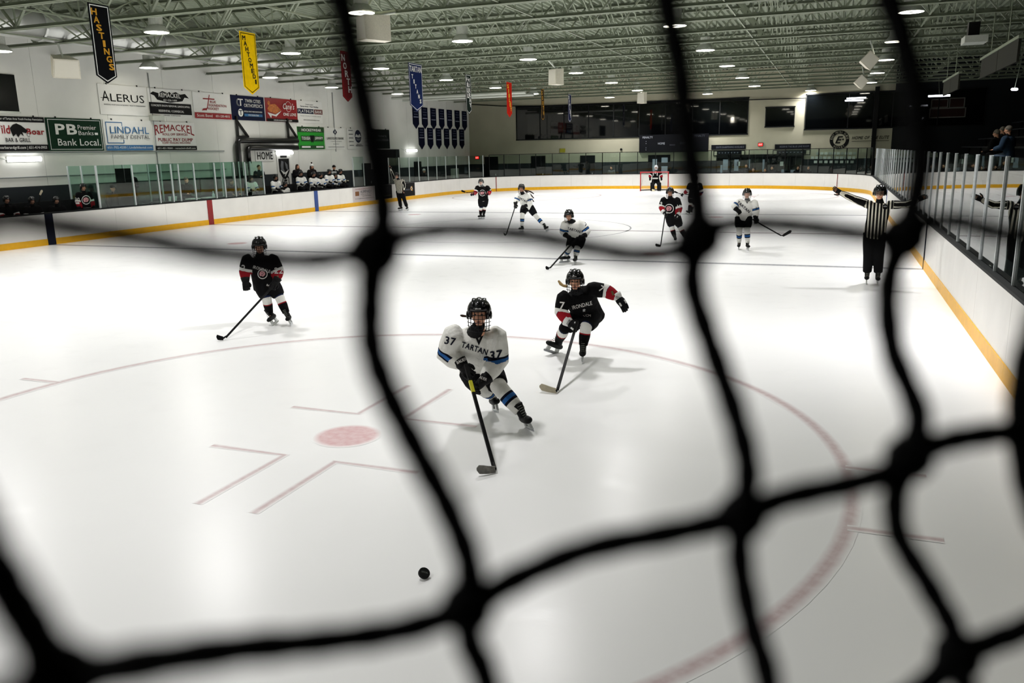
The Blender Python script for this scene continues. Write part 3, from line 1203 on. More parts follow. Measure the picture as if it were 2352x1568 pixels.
def tube_light(label, a, b, power=60):
    A, B = hit(*a, 0, XL), hit(*b, 0, XL)
    t = thing('wall_light', label, 'light fixture', (XL, (A.y + B.y) / 2, A.z), 'long tube lights on the left wall')
    q = MB()
    q.loft([(XL + .09, A.y, A.z), (XL + .09, B.y, A.z)], [(.07, .085)] * 2, (1, 0, 0), 12)
    q.build('diffuser', WLT, t, smooth=False)
    q = MB()
    q.b2((XL, A.y - .01, A.z - .09), (XL + .05, B.y + .01, A.z + .09))
    q.build('backplate', HOUS, t)
    q = MB()
    q.tube([(XL + .02, A.y - .6, A.z + .12), (XL + .02, A.y, A.z)], .018, 6)
    q.build('conduit', HOUS, t)


tube_light('long white tube light under the bar and grill sign', (14, 366), (89, 366))
tube_light('white tube light beside the HOME sign', (632, 351), (668, 351))
tube_light('white tube light near the far left corner', (932, 346), (954, 346))

# ---- HOME sign, crest, pipes, brackets, conduits, doors
p = hit(607, 357, 0, XL)
s = Sign('white HOME sign on the wall above the home bench', (XL + .005, p.y - .72, p.z - .27), 1.44, .52, RW, UW, SW, clips=False, group=None)
s.txt('HOME', .08, .14, .92, .86, SBLK, .03)
p = hit(651, 378, 0, XL)
s = Sign('grey hockey crest poster with crossed sticks on the wall', (XL + .005, p.y - .55, p.z - 2.0), 1.1, 2.5, RW, UW, mat('poster_white', 'c9c9c4', .5), clips=False, group=None, name='poster', cat='poster')
s.poly([(.1, .92), (.9, .92), (.88, .66), (.7, .55), (.5, .50), (.3, .55), (.12, .66)], SBLK)
s.rect(.25, .94, .75, .98, SBLK, 'emblem')
s.poly([(.3, .88), (.46, .86), (.42, .72), (.55, .64), (.48, .60), (.25, .66), (.22, .78)], SGRY)
s.poly([(.55, .86), (.74, .80), (.78, .68), (.62, .72)], SGRY)
s.poly([(.18, .70), (.5, .56), (.82, .70), (.5, .64)], SW)
s.poly([(.36, .50), (.64, .50), (.5, .42)], SBLK)
PIPE = mat('black_pipe', '0a0b0b', .3)
for nm, a, b, r in (('upper', (537, 322), (675, 322), .13), ('lower', (552, 335), (675, 335), .13)):
    A, B = hit(*a, 0, XL), hit(*b, 0, XL)
    z = 3.46 if nm == 'upper' else 3.12
    y0 = A.y if nm == 'upper' else A.y + .25
    t = thing('wall_pipe', '%s black insulated pipe bending down the wall beside HOME' % nm, 'pipe', (XL + .2, y0, z), 'black insulated pipes')
    q = MB()
    pts = [(XL + .2, B.y, z)] + [(XL + .2, y0 + .18 - .18 * math.sin(k * PI / 8), z - .18 + .18 * math.cos(k * PI / 8)) for k in range(5)] + [(XL + .2, y0, .6 if nm == 'upper' else 2.4)]
    q.tube(pts, r, 12, ref=(1, 0, 0))
    q.build('insulation', PIPE, t, smooth=True)
    if nm == 'lower':
        q = MB()
        q.tube([(XL + .2, y0, 2.4), (XL + .2, y0, .6)], .06, 10, ref=(1, 0, 0))
        q.build('pipe_tail', PIPE, t)
    q = MB()
    q.tube([(XL + .2, B.y, z), (XL + .2, B.y + .12, z)], .05, 10, ref=(1, 0, 0))
    q.build('fitting', HOUS, t)
for u, nm in ((543, 'left'), (659, 'right')):
    A = hit(u, 316, 0, XL)
    t = thing('wall_bracket', 'black triangular bracket above the %s end of the pipes' % nm, 'bracket', (XL, A.y, 3.6), 'triangular wall brackets')
    q = MB()
    X0 = XL + .1
    for a, b in (((0, .0), (0, .95)), ((0, .02), (.75, .02)), ((.02, .72), (.72, .02))):
        q = MB()
        q.bar((X0, A.y + a[0], 3.62 + a[1]), (X0, A.y + b[0], 3.62 + b[1]), .09, .09, ref=(1, 0, 0))
        q.build('strut', PIPE, t)
CONDM = mat('conduit_grey', '8d9090', .4, metal=.4)
for i, (pts, lab) in enumerate((
        ([(3.0, -9, 2.99), (3.0, 4.0, 2.99)], 'thin conduit along the wall under the lower sign row'),
        ([(0, -12, 2.15), (0, 4, 2.17)], 'thin dark conduit running level above the penalty boxes'),
        ([(0, -.15, 6.1), (0, -.15, 1.9)], 'vertical conduit between the ALERUS and REMACKEL signs'),
        ([(0, 13.3, 6.1), (0, 13.3, 2.9)], 'vertical conduit pair beside the small print sign'))):
    q = MB()
    q.tube([(XL + .03, a[1], a[2]) for a in pts], .022, 6)
    o = q.build('wall_conduit', CONDM)
    tag(o, lab, 'conduit')
q = MB()
q.b2((XL, hit(342, 270, 0, XL).y, 4.22), (XL + .22, hit(368, 270, 0, XL).y, 4.42))
tag(q.build('junction_box', HOUS), 'grey metal box between the two REMACKEL signs', 'box')
# tall dark doorway at the far left
A, B = hit(865, 400, 0, XL), hit(917, 400, 0, XL)
q = MB()
q.b2((XL, A.y, -.06), (XL + .05, B.y, hit(890, 343, 0, XL).z))
dr = struct(q.build('door_1', mat('dark_doorway', '08090a', .6)))
q = MB()
q.b2((XL, B.y - .5, -.06), (XL + .09, B.y, hit(890, 343, 0, XL).z))
q.build('door_frame', mat('door_frame_dark', '1d2222', .6), dr)
for i, (u0, u1, v) in enumerate(((831, 850, 375), (950, 966, 371))):
    A, B = hit(u0, v, 0, XL), hit(u1, v, 0, XL)
    q = MB()
    q.b2((XL, A.y, -.06), (XL + .06, B.y, A.z))
    dr = struct(q.build('door_%d' % (i + 2), mat('dark_door', '0e1113', .5)))
    q = MB()
    q.b2((XL + .06, B.y - .12, 1.0), (XL + .1, B.y - .06, 1.15))
    q.build('door_handle', CONDM, dr)

# ---- pennants on the far left wall
PNV = cloth('pennant', '0b0f24')
PIN = mat('pennant_print', '8f94a8', .7)
tops = [(958, 970), (981, 975), (1003, 980), (1025, 985), (1043, 990), (1060, 993), (1070, 995)]
Y0, DY = 22.78, 1.32
for r_, (n_, zt, zb, yo) in enumerate(((7, 5.75, 4.32, 0), (6, 4.42, 2.98, .72))):
    for i in range(n_):
        y = Y0 + yo + DY * i
        t = thing('wall_pennant', 'navy pointed pennant on the far left wall, %s row, %s from the left' % ('top' if r_ == 0 else 'bottom', ordn[i] if i else 'first'), 'pennant', (XL, y, zt), 'navy pennants on the far left wall')
        q = MB()
        w, h = .86, zt - zb
        O = Vector((XL + .04, y, zb))
        q.prism([(0, .32), (w / 2, 0), (w, .32), (w, h), (0, h)], RW, UW, NW, O, .02)
        q.build('cloth', PNV, t)
        for k, (f, g) in enumerate(((.12, .5), (.24, .7), (.36, .6), (.48 + .04 * (i % 3), .8))):
            q = MB()
            q.prism([(w / 2 - w * g / 2, h * (1 - f)), (w / 2 + w * g / 2, h * (1 - f)), (w / 2 + w * g / 2, h * (1 - f) + .05), (w / 2 - w * g / 2, h * (1 - f) + .05)], RW, UW, NW, O + NW * .006, .004)
            q.build('print_line', PIN if k == 3 else mat('pennant_dim', '3a4058', .7), t)

# ================================================================== far wall
RF, UF = Vector((1, 0, 0)), Vector((0, 0, 1))
DGL = mat('dark_glass', '030405', .03, spec=.8, noise=.02)
FRM = mat('window_frame', '101212', .5)


def far_box(q, u0, v0, u1, v1, d0, d1, Y=YF, mi=0):
    a, b = hit(u0, v0, 1, Y), hit(u1, v1, 1, Y)
    q.b2((a.x, Y - d1, b.z), (b.x, Y - d0, a.z), mi)
    return a, b


wi = 2
for u0, v0, u1, v1, k in ((1186, 246, 1716, 308, 9), (1760, 247, 1823, 290, 1), (1853, 217, 2260, 287, 4)):
    a, b = hit(u0, v0, 1, YF), hit(u1, v1, 1, YF)
    q = MB()
    for z in (a.z, b.z):
        q.box(((a.x + b.x) / 2, YF - .03, z), (b.x - a.x + .12, .07, .08))
    wn = struct(q.build('window_%d' % wi, FRM))
    wi += 1
    for i in range(k + 1):
        q = MB()
        x = a.x + (b.x - a.x) * i / k
        q.box((x, YF - .03, (a.z + b.z) / 2), (.06, .07, a.z - b.z))
        q.build('mullion', FRM, wn)
        if i < k:
            q = MB()
            x2 = a.x + (b.x - a.x) * (i + 1) / k
            q.box(((x + x2) / 2, YF - .012, (a.z + b.z) / 2), (x2 - x - .06, .02, a.z - b.z - .06))
            q.build('pane', DGL, wn)
# twin tube light in the upper gallery
TUB = mat('cool_tube', 'f2f4ff', .4, emit=9, noise=.01)
for i, (u0, v0, u1, v1) in enumerate(((1945, 226, 1989, 224), (1941, 231, 1983, 230))):
    A, B = hit(u0, v0, 1, YF - .3), hit(u1, v1, 1, YF - .3)
    q = MB()
    q.tube([A, B], .04, 8)
    t = tag(q.build('tube_lamp', TUB), 'white tube lamp in front of the dark gallery window, %s of two' % ('upper' if i == 0 else 'lower'), 'light fixture', 'gallery tube lamps')
    q = MB()
    q.tube([A + Vector((.3, .02, .0)), A + Vector((.3, .29, .0))], .015, 5)
    q.build('hanger', STEEL, t)
# scoreboard
a, b = hit(1467, 310, 1, YF - .4), hit(1625, 348, 1, YF - .4)
SBK = mat('scoreboard_black', '0a0c12', .4)
sb = Sign('dark scoreboard reading PENALTY and HOME on the far wall', (a.x, YF - .002, b.z), b.x - a.x, a.z - b.z, RF, UF, SBK, th=.2, name='scoreboard', cat='scoreboard', clips=False, group=None)
LW = mat('board_lettering', 'b8bcc8', .5)
LD = mat('board_dim_lettering', '5a5e6a', .5)
sb.txt('PENALTY', .05, .80, .20, .91, LW, .01)
sb.txt('PENALTY', .80, .82, .95, .93, LD, .01)
sb.txt('HOME', .28, .44, .38, .56, LW, .01)
sb.txt('PERIOD', .45, .37, .53, .44, LD, .01)
sb.txt('GUEST', .60, .44, .70, .56, LD, .01)
for x, y in ((.1, .62), (.1, .50), (.1, .26), (.1, .14)):
    sb.rect(x, y, x + .008, y + .03, LW, 'indicator')
# gallery signs
for u0, v0, u1, v1, txt, lab in ((1634, 333, 1713, 342.5, 'SKATE SHARPENING AVAILABLE', 'long black sign SKATE SHARPENING AVAILABLE over the lobby doors'), (1780, 331.5, 1862, 341, 'RESERVE THE BLUE LINE ROOM', 'long black sign RESERVE THE BLUE LINE ROOM, right of the exit sign')):
    a, b = hit(u0, v0, 1, YF), hit(u1, v1, 1, YF)
    s = Sign(lab, (a.x, YF - .003, b.z), b.x - a.x, a.z - b.z, RF, UF, SBK, clips=False, group='lobby signs')
    s.txt(txt, .14, .30, .95, .68, LD, .01)
for u0, v0, u1, v1, lab in ((1640, 346.5, 1710, 356, 'low framed black notice strip left of the lobby windows'), (1776, 345.5, 1860, 355, 'low framed black notice strip right of the lobby windows')):
    a, b = hit(u0, v0, 1, YF), hit(u1, v1, 1, YF)
    s = Sign(lab, (a.x, YF - .003, b.z), b.x - a.x, a.z - b.z, RF, UF, WALLF, clips=False, group='lobby signs')
    s.line([(0, 0), (1, 0), (1, 1), (0, 1), (0, 0)], .05, FRM, 'border')
    s.rect(.1, .15, .9, .95, SBK)
    for k in range(7):
        s.rect(.16 + .1 * k, .45, .20 + .1 * k, .65, LD, 'print_mark')
# exit signs
XRED = mat('exit_red', 'ff1410', .5, emit=1.6, noise=.02)
for u, v, lab in ((1747, 332, 'lit red exit sign between the two lobby signs'), (1097, 362, 'lit red exit sign by the far left corner')):
    p = hit(u, v, 1, YF)
    t = thing('exit_sign', lab, 'exit sign', tuple(p), 'exit signs')
    q = MB()
    q.box((p.x, YF - .06, p.z), (.34, .08, .24))
    q.build('housing', SBK, t)
    q = MB()
    q.box((p.x, YF - .105, p.z), (.28, .01, .18))
    q.build('face', XRED, t)
    put_text('EXIT', t, mat('exit_letters', 'ffd8d0', .5, emit=1), (p.x, YF - .112, p.z), RF, UF, .22, .11, .003)
# yellow square notice and small round speaker
p = hit(1292, 345.5, 1, YF)
q = MB()
q.box((p.x, YF - .02, p.z), (.42, .03, .28))
tag(q.build('notice_plate', mat('olive_yellow', '8f8a10', .6)), 'small olive yellow notice above the far glass', 'notice')
p = hit(1427, 343, 1, YF)
q = MB()
q.loft([(p.x, YF, p.z), (p.x, YF - .08, p.z)], [.08, .08], (0, 0, 1), 12)
tag(q.build('wall_bell', BLACK), 'small round black bell on the far wall', 'bell')
# round E emblem and wall lettering
p = hit(1928, 321, 1, YF)
t = thing('wall_emblem', 'round black emblem with a slanted letter E painted on the far wall', 'emblem', (p.x, YF, p.z))
INK = mat('wall_ink', '0c0e0d', .7)
q = MB()
n = 40
for r0, r1 in ((.39, .60),):
    vs = [(p.x + r * math.cos(2 * PI * i / n), YF - .008, p.z + r * math.sin(2 * PI * i / n)) for r in (r0, r1) for i in range(n)]
    q.add(vs, [(i, n + i, n + (i + 1) % n, (i + 1) % n) for i in range(n)])
q.build('ring', INK, t)
put_text('E', t, INK, (p.x - .02, YF, p.z), RF, UF, .46, .46, .012, bold=.12, shear=.35)
q = MB()
q.add([(p.x + .22, YF - .012, p.z - .05), (p.x + .29, YF - .012, p.z + .02), (p.x + .22, YF - .012, p.z + .09), (p.x + .15, YF - .012, p.z + .02)], [(0, 1, 2, 3)])
q.build('star', INK, t)


def arc_text(st, a0, a1, R, hgt, flip):
    k = len(st)
    for i, c in enumerate(st):
        if c == ' ':
            continue
        a = a0 + (a1 - a0) * i / (k - 1)
        d = Vector((math.cos(a), 0, math.sin(a)))
        up = -d if flip else d
        right = Vector((up.z, 0, -up.x))
        put_text(c, t, WALLF, Vector((p.x, YF, p.z)) + d * R, right, up, hgt * .6, hgt, .014)


arc_text('EAST METRO ELITE', math.radians(172), math.radians(8), .495, .12, False)
arc_text('HOCKEY', math.radians(235), math.radians(305), .495, .12, True)
a, b = hit(1957, 313, 1, YF), hit(2042, 321.5, 1, YF)
t = thing('wall_lettering', 'slanted black lettering right of the round emblem', 'lettering', tuple(a))
put_text('HOME OF THE ELITE', t, INK, ((a.x + b.x) / 2, YF, (a.z + b.z) / 2 + .04), RF, UF, b.x - a.x, .2, .012, bold=.08, shear=.3)
q = MB()
q.box(((a.x + b.x) / 2, YF - .01, b.z - .03), (b.x - a.x, .006, .03))
q.build('underline', INK, t)
# column in front of the far wall
p = hit(2006, 330, 1, YF - .2)
q = MB()
q.b2((p.x - .13, YF - .35, -.06), (p.x + .13, YF - .1, ZC))
tag(struct(q.build('column', mat('black_column', '0a0b0b', .6))), 'black steel column against the far wall right of the emblem', 'column')
# swagged cable along the top of the far wall
q = MB()
pts = [hit(1072 + 78 * i, [239, 243, 243.5, 241, 239.5, 237, 235, 232.5, 230, 227, 225][i] + .5 * (i % 2), 1, YF - .1) for i in range(11)]
q.tube(pts, .03, 6)
tag(q.build('cable', BLACK), 'thin black cable sagging along the top of the far wall', 'cable')
# doors
di = 4
for u0, u1, v in ((1115, 1142.5, 362), (1222, 1251, 360), (1335, 1365, 359), (1491, 1538, 358)):
    a, b = hit(u0, v, 1, YF), hit(u1, v, 1, YF)
    q = MB()
    q.b2((a.x, YF - .05, -.06), (b.x, YF, a.z))
    dm = mat('dark_door', '0e1113', .5)
    dr = struct(q.build('door_%d' % di, dm))
    di += 1
    q = MB()
    q.b2((a.x - .06, YF - .07, -.06), (a.x, YF, a.z + .06))
    q.b2((b.x, YF - .07, -.06), (b.x + .06, YF, a.z + .06))
    q.b2((a.x, YF - .07, a.z), (b.x, YF, a.z + .06))
    q.build('door_frame', FRM, dr)
    q = MB()
    q.b2((b.x - .16, YF - .11, .95), (b.x - .10, YF - .05, 1.1))
    q.build('door_handle', CONDM, dr)
    if u0 == 1491:
        for x0, x1, z0, z1 in ((.18, .40, 1.0, 2.0), (.62, .92, 1.75, 2.1), (.62, .92, 1.0, 1.5)):
            q = MB()
            q.b2((a.x + (b.x - a.x) * x0, YF - .07, z0), (a.x + (b.x - a.x) * x1, YF - .05, z1))
            q.build('door_window', mat('lit_door_glass', '8a93a0', .2, emit=.15), dr)
# lobby storefront
a, b = hit(1647, 356, 1, YF), hit(1845, 355, 1, YF)
q = MB()
q.b2((a.x, YF - .04, .0), (b.x, YF - .02, a.z))
lob = struct(q.build('window_5', mat('lobby_glass', '0a0d10', .05, spec=.6)))
k = 7
for i in range(k + 1):
    x = a.x + (b.x - a.x) * i / k
    q = MB()
    q.box((x, YF - .06, a.z / 2), (.07, .08, a.z))
    q.build('mullion', FRM, lob)
q = MB()
q.box(((a.x + b.x) / 2, YF - .06, a.z - .1), (b.x - a.x, .08, .2))
q.build('header', FRM, lob)
PAP = mat('paper', 'c2c8c0', .7)
LIT = mat('lit_lobby_panel', '7d8894', .4, emit=.12)
for u0, v0, u1, v1, m in ((1661, 366, 1674, 390, LIT), (1687, 366, 1696, 392, LIT), (1693, 371, 1700, 381, PAP), (1792, 371, 1799, 381, PAP), (1752, 366, 1756, 394, LIT), (1795, 389, 1803, 396, LIT), (1816, 390, 1826, 398, LIT), (1719, 366, 1722, 392, LIT), (1655, 379, 1659, 397, LIT)):
    q = MB()
    far_box(q, u0, v0, u1, v1, .041, .055)
    q.build('notice' if m is PAP else 'lit_panel', m, lob)
# papers pinned right of the lobby
k = 0
for r_, (v, x0, x1, n_) in enumerate(((352, 1872, 1966, 10), (362, 1860, 1964, 11), (371.5, 1866, 1962, 8))):
    for i in range(n_):
        u = x0 + (x1 - x0) * (i + .3) / n_
        q = MB()
        far_box(q, u, v - 2.8, u + 7, v + 3, .001, .02)
        k += 1
        tag(q.build('pinned_paper', PAP if (i + r_) % 3 else mat('paper_dim', '9aa098', .7)), 'white paper pinned on the far wall in %s row, %s from the left' % (('the top', 'the middle', 'the bottom')[r_], ['first', 'second', 'third', 'fourth', 'fifth', 'sixth', 'seventh', 'eighth', 'ninth', 'tenth', 'eleventh'][i]), 'paper', 'papers pinned beside the lobby')
# bins behind the far-left glass
for u, lab in ((1041, 'left'), (1049, 'right')):
    p = hit(u, 408, 0, -14.6)
    q = MB()
    q.b2((-14.7, p.y - .17, -.06), (-14.5, p.y + .17, 1.62))
    tag(q.build('white_locker', mat('pale_locker', '9aa69a', .6)), 'narrow pale cabinet behind the far corner glass, %s one' % lab, 'cabinet', 'pale cabinets')

# ================================================================== goal
GR = mat('goal_red', 'a3141c', .35)
t = thing('hockey_goal', 'red framed hockey goal with white net at the far end', 'goal', (0, 27.13, 0))
for sx in (-1, 1):
    q = MB()
    q.tube([(sx * .915, 27.13, .003), (sx * .915, 27.13, 1.22)], .036, 10)
    q.build('post', GR, t)
q = MB()
q.tube([(-.95, 27.13, 1.22), (.95, 27.13, 1.22)], .036, 10, ref=(0, 0, 1))
q.build('crossbar', GR, t)
q = MB()
bp = [(-.915, 27.13, .04), (-1.05, 27.7, .04), (-.5, 28.2, .04), (0, 28.25, .04), (.5, 28.2, .04), (1.05, 27.7, .04), (.915, 27.13, .04)]
q.tube(bp, .034, 8)
q.build('base_frame', mat('goal_base', '2a2a22', .6), t)
q = MB()
q.tube([(-.9, 27.2, 1.2), (-.7, 27.6, 1.2), (.7, 27.6, 1.2), (.9, 27.2, 1.2)], .02, 6)
q.build('top_frame', GR, t)
net = MB()
top = [(-.9, 27.2, 1.2), (-.7, 27.6, 1.2), (-.35, 27.6, 1.2), (0, 27.6, 1.2), (.35, 27.6, 1.2), (.7, 27.6, 1.2), (.9, 27.2, 1.2)]


def lerp3(P, f):
    f = f * (len(P) - 1)
    i = min(int(f), len(P) - 2)
    return Vector(P[i]).lerp(Vector(P[i + 1]), f - i)


for i in range(41):
    net.tube([lerp3(bp, i / 40), lerp3(top, i / 40)], .006, 3)
for j in range(1, 14):
    net.tube([lerp3(bp, i / 40).lerp(lerp3(top, i / 40), j / 14) for i in range(41)], .006, 3)
for i in range(1, 12):
    net.tube([lerp3(top, i / 12), Vector((-.9 + 1.8 * i / 12, 27.14, 1.2))], .006, 3)
o = net.build('net', mat('net_cord', 'c8c8bc', .8), t)
o['kind'] = 'stuff'

# ================================================================== left boards advertising
for u0, u1, lab, base, n in ((810, 860, 'pale board advert with gold square emblem, HUMPHREY', mat('ad_pale', 'c9bfbd', .5), 0), (862, 900, 'black board advert left of the far referee', SBLK, 1), (915, 953, 'black board advert with gold flower mark behind the far referee', SBLK, 2)):
    Y0, Y1 = hit(u0, 445, 0, -HW).y, hit(u1, 440, 0, -HW).y
    s = Sign(lab, (-HW + .0005, Y0, .215), Y1 - Y0, .775, RW, UW, base, th=.006, clips=False, name='board_advert', cat='advert', group='adverts on the left boards')
    if n == 0:
        s.rect(.11, .42, .28, .72, mat('ad_gold', '7d4d20', .5), 'emblem')
        s.txt('HUMPHREY', .34, .56, .86, .78, SGRY, .0)
        s.txt('FINANCIAL, LLC', .34, .44, .86, .52, SGRY, .0)
        s.txt('Retirement Planning', .42, .34, .82, .40, SBLK, .01)
        s.txt('651-227-6800 www.humphreyfinancial.com', .08, .18, .95, .25, SGRY, .01)
        s.line([(.1, .86), (.86, .89)], .015, SRED)
    elif n == 1:
        s.poly([(.10, .74), (.14, .90), (.18, .90), (.14, .74)], LD)
        s.poly([(.17, .74), (.21, .90), (.25, .90), (.21, .74)], LD)
        s.rect(.32, .78, .8, .83, mat('ad_dim', '23272a', .5), 'lettering')
        s.rect(.14, .18, .28, .32, mat('ad_olive', '3d3c12', .5), 'emblem')
        s.rect(.34, .2, .9, .26, mat('ad_olive', '3d3c12', .5), 'lettering')
    else:
        s.txt('EXPRESS', .34, .44, .68, .56, LD, .01)
        for a_ in range(6):
            s.disc(.78 + .05 * math.cos(a_ * PI / 3), .56 + .12 * math.sin(a_ * PI / 3), .07, GOLD if a_ % 2 else LW)

# ================================================================== benches and boxes on the left
PLT = mat('bench_platform', '15181a', .7)
q = MB()
q.b2((XL + .02, -10.5, -.06), (-HW - .2, 14.5, .38))
struct(q.build('bench_platform', PLT))
q = MB()
q.b2((XL + .02, -10.5, .38), (-14.35, 14.5, .56))
struct(q.build('bench_step', PLT))
for y0, y1, lab in ((-10.2, -5.0, 'long black players bench of the visiting team'), (4.0, 12.5, 'long black players bench of the home team')):
    t = thing('players_bench', lab, 'bench', (-13.75, (y0 + y1) / 2, .38), 'players benches')
    q = MB()
    q.b2((-13.95, y0, .80), (-13.55, y1, .85))
    q.build('seat', mat('bench_dark', '101213', .6), t)
    q = MB()
    q.b2((-14.3, y0, .95), (-14.24, y1, 1.35))
    q.build('back_panel', mat('bench_dark', '101213', .6), t)
    y = y0 + .3
    while y < y1:
        q = MB()
        q.b2((-13.9, y, .38), (-13.6, y + .06, .80))
        q.build('leg', mat('bench_dark', '101213', .6), t)
        y += 2.0
BGL = glass_mat('box_glass', 'ecf7f2')
box = thing('penalty_box_glass', 'greenish glass panes on metal posts around the penalty boxes', 'glass screen', (-13.0, -.8, BT))


def pane_at(A, B, z0, z1, parent, m=BGL):
    A, B = Vector(A), Vector(B)
    d = (B - A).normalized()
    q = MB()
    q.box((A + B) / 2 + Vector((0, 0, (z0 + z1) / 2)), ((B - A).length - .04, .01, z1 - z0), (d, Vector((d.y, -d.x, 0)), Vector((0, 0, 1))))
    q.build('glass_pane', m, parent)


def post_at(x, y, z0, z1, parent, m=POST, w=.05):
    q = MB()
    q.b2((x - w / 2, y - w / 2, z0), (x + w / 2, y + w / 2, z1))
    q.build('post', m, parent)


fy = [-5.42, -3.81, -2.57, -1.88, -1.48, -.63, .58, 1.15, 1.8, 2.52, 3.75]
for i, y in enumerate(fy):
    post_at(-13.03, y, BT, 2.48 if i else 2.5, box)
    if i:
        pane_at((-13.03, fy[i - 1], 0), (-13.03, y, 0), BT + .01, 2.5, box)
by = [-5.42, -4.2, -2.95, -1.7, -.45, .8, 2.05, 3.3, 3.75]
for i, y in enumerate(by):
    post_at(-14.33, y, .56, 2.5, box)
    if i:
        pane_at((-14.33, by[i - 1], 0), (-14.33, y, 0), .9, 2.5, box)
for y in (-5.42, -1.7, 1.8, 3.75):
    pane_at((-14.33, y, 0), (-13.03, y, 0), BT, 2.5, box)
    post_at(-13.7, y, .4, 2.5, box)
# open penalty-box door
q = MB()
q.box((-13.3, -3.95, 1.60), (.55, .05, 1.55), (Vector((.85, .5, 0)).normalized(), Vector((.5, -.85, 0)).normalized(), Vector((0, 0, 1))))
tag(q.build('box_door', mat('black_door', '070808', .5)), 'open black door panel of the left penalty box', 'door')
# isolated glass at the far end of the home bench
eg = thing('bench_end_glass', 'clear glass pane between two posts at the end of the home bench', 'glass screen', (-13.0, 11.9, BT))
post_at(-13.03, 11.35, BT, 2.55, eg)
post_at(-13.03, 12.45, BT, 2.55, eg)
pane_at((-13.03, 11.35, 0), (-13.03, 12.45, 0), BT, 2.6, eg)
# score table items
CUP = mat('cup_white', 'd8dcd6', .6)
q = MB()
q.b2((-14.0, -2.5, 1.02), (-13.2, 1.7, 1.06))
st_ = tag(q.build('score_table', mat('table_dark', '1a1d1e', .5)), 'dark score table behind the penalty box glass', 'table')
for y, h, r, lab in ((-1.75, .18, .06, 'pale drinking cup on the score table'), (-1.5, .17, .11, 'white paper bucket on the score table beside the cup')):
    q = MB()
    q.loft([(-13.35, y, 1.061), (-13.35, y, 1.061 + h)], [r * .8, r], (1, 0, 0), 12)
    tag(q.build('cup', CUP), lab, 'cup')
q = MB()
q.loft([(-13.35, .75, 1.061), (-13.35, .75, 1.2), (-13.35, .75, 1.25), (-13.35, .75, 1.34)], [.055, .055, .02, .02], (1, 0, 0), 12)
tag(q.build('bottle', mat('bottle_pale', 'b8ccc8', .2)), 'pale squeeze bottle standing on the score table', 'bottle')
for y, lab in ((-.75, 'left'), (.15, 'right')):
    q = MB()
    q.b2((-13.5, y, 1.061), (-13.2, y + .55, 1.10))
    tag(q.build('paper_sheet', CUP), 'white score sheet pad on the score table, %s one' % lab, 'paper', 'score sheets')

# ================================================================== stands on the right
SD = mat('stand_dark', '0b0c0d', .8)
stand = bpy.data.objects.new('bleachers', None)
COL.objects.link(stand)
tag(stand, 'dark bleacher rows rising behind the right-hand glass', 'bleachers')
for i in range(9):
    q = MB()
    x = 15.0 + .8 * i
    z = .8 + .42 * i
    q.b2((x, -24, -.06), (x + .8, 27, z))
    q.build('tier', SD, stand)
    q = MB()
    q.b2((x + .32, -24, z + .38), (x + .62, 27, z + .43))
    q.build('seat_board', mat('seat_board', '1c2024', .6), stand)
    for y in range(-23, 27, 4):
        q = MB()
        q.b2((x + .42, y, z), (x + .50, y + .06, z + .38))
        q.build('seat_bracket', SD, stand)
# hanging panels over the stand
for Y0_, Y1_, lab in ((-3.5, 2.2, 'nearer'), (7.2, 11.9, 'farther')):
    P = Vector((15.0, Y0_, 4.6))
    t = thing('roof_panel', 'dark grey panel hung over the right stand, %s one' % lab, 'panel', tuple(P), 'panels hung over the stand')
    hw_ = (Y1_ - Y0_) / 2
    for k in range(2):
        q = MB()
        q.b2((14.97, Y0_ + hw_ * k + .03, 4.58), (15.03, Y0_ + hw_ * (k + 1) - .03, 5.12))
        q.build('sheet', mat('panel_grey', '2b2b25', .7), t)
    q = MB()
    q.b2((14.94, Y0_ - .1, 5.12), (15.06, Y1_ + .1, 5.19))
    q.build('rail', STEEL, t)
    for jy in [a for a in JY if Y0_ < a < Y1_][:2]:
        q = MB()
        q.tube([(15.0, jy, 5.19), (15.0, jy, ZC + .03)], .015, 5)
        q.build('hanger', STEEL, t)
# small heater box hung right
P = hit(2238, 92, 0, 14.0)
t = thing('roof_heater', 'small pale heater unit hung from the joists at the upper right', 'heater', tuple(P))
q = MB()
q.box(P, (.5, .7, .16))
q.build('hood', HOUS, t)
q = MB()
q.box(P + Vector((0, .35, .25)), (.25, .3, .4))
q.build('burner', BLACK, t)
q = MB()
q.tube([P + Vector((0, .35, .4)), Vector((P.x, P.y + .35, ZC + .05))], .02, 6)
q.build('hanger', STEEL, t)
# tube lights over the stand
for u, v, X, lab in ((2157, 220, 16.2, 'white tube light over the far stand'), (2330, 205, 17.6, 'short white tube light at the right edge')):
    P = hit(u, v, 0, X)
    q = MB()
    q.tube([P + Vector((-.55, 0, 0)), P + Vector((.55, 0, 0))] if u < 2200 else [P + Vector((0, -.5, -.03)), P + Vector((0, .5, .03))], .05, 8)
    t = tag(q.build('stand_light', TUB), lab, 'light fixture')
    q = MB()
    q.tube([P + Vector((0, 0, .04)), Vector((P.x, min(JY, key=lambda a: abs(a - P.y)), ZC + .03))], .01, 5)
    q.build('hanger', STEEL, t)
# framed boards on the far right wall
for i, (u0, v0, u1, v1) in enumerate(((2140, 229, 2176, 246), (2182, 226, 2214, 246), (2136, 250, 2216, 268))):
    a, b = hit(u0, v0, 1, YF), hit(u1, v1, 1, YF)
    s = Sign('dark framed board high on the far right wall, %s' % ('upper left', 'upper right', 'long lower')[i], (a.x, YF - .003, b.z), b.x - a.x, a.z - b.z, RF, UF, mat('board_brown', '2a1512', .6), clips=False, group='framed boards far right')
    s.line([(0, 0), (1, 0), (1, 1), (0, 1), (0, 0)], .06, mat('board_frame', '5a5a54', .6), 'border')

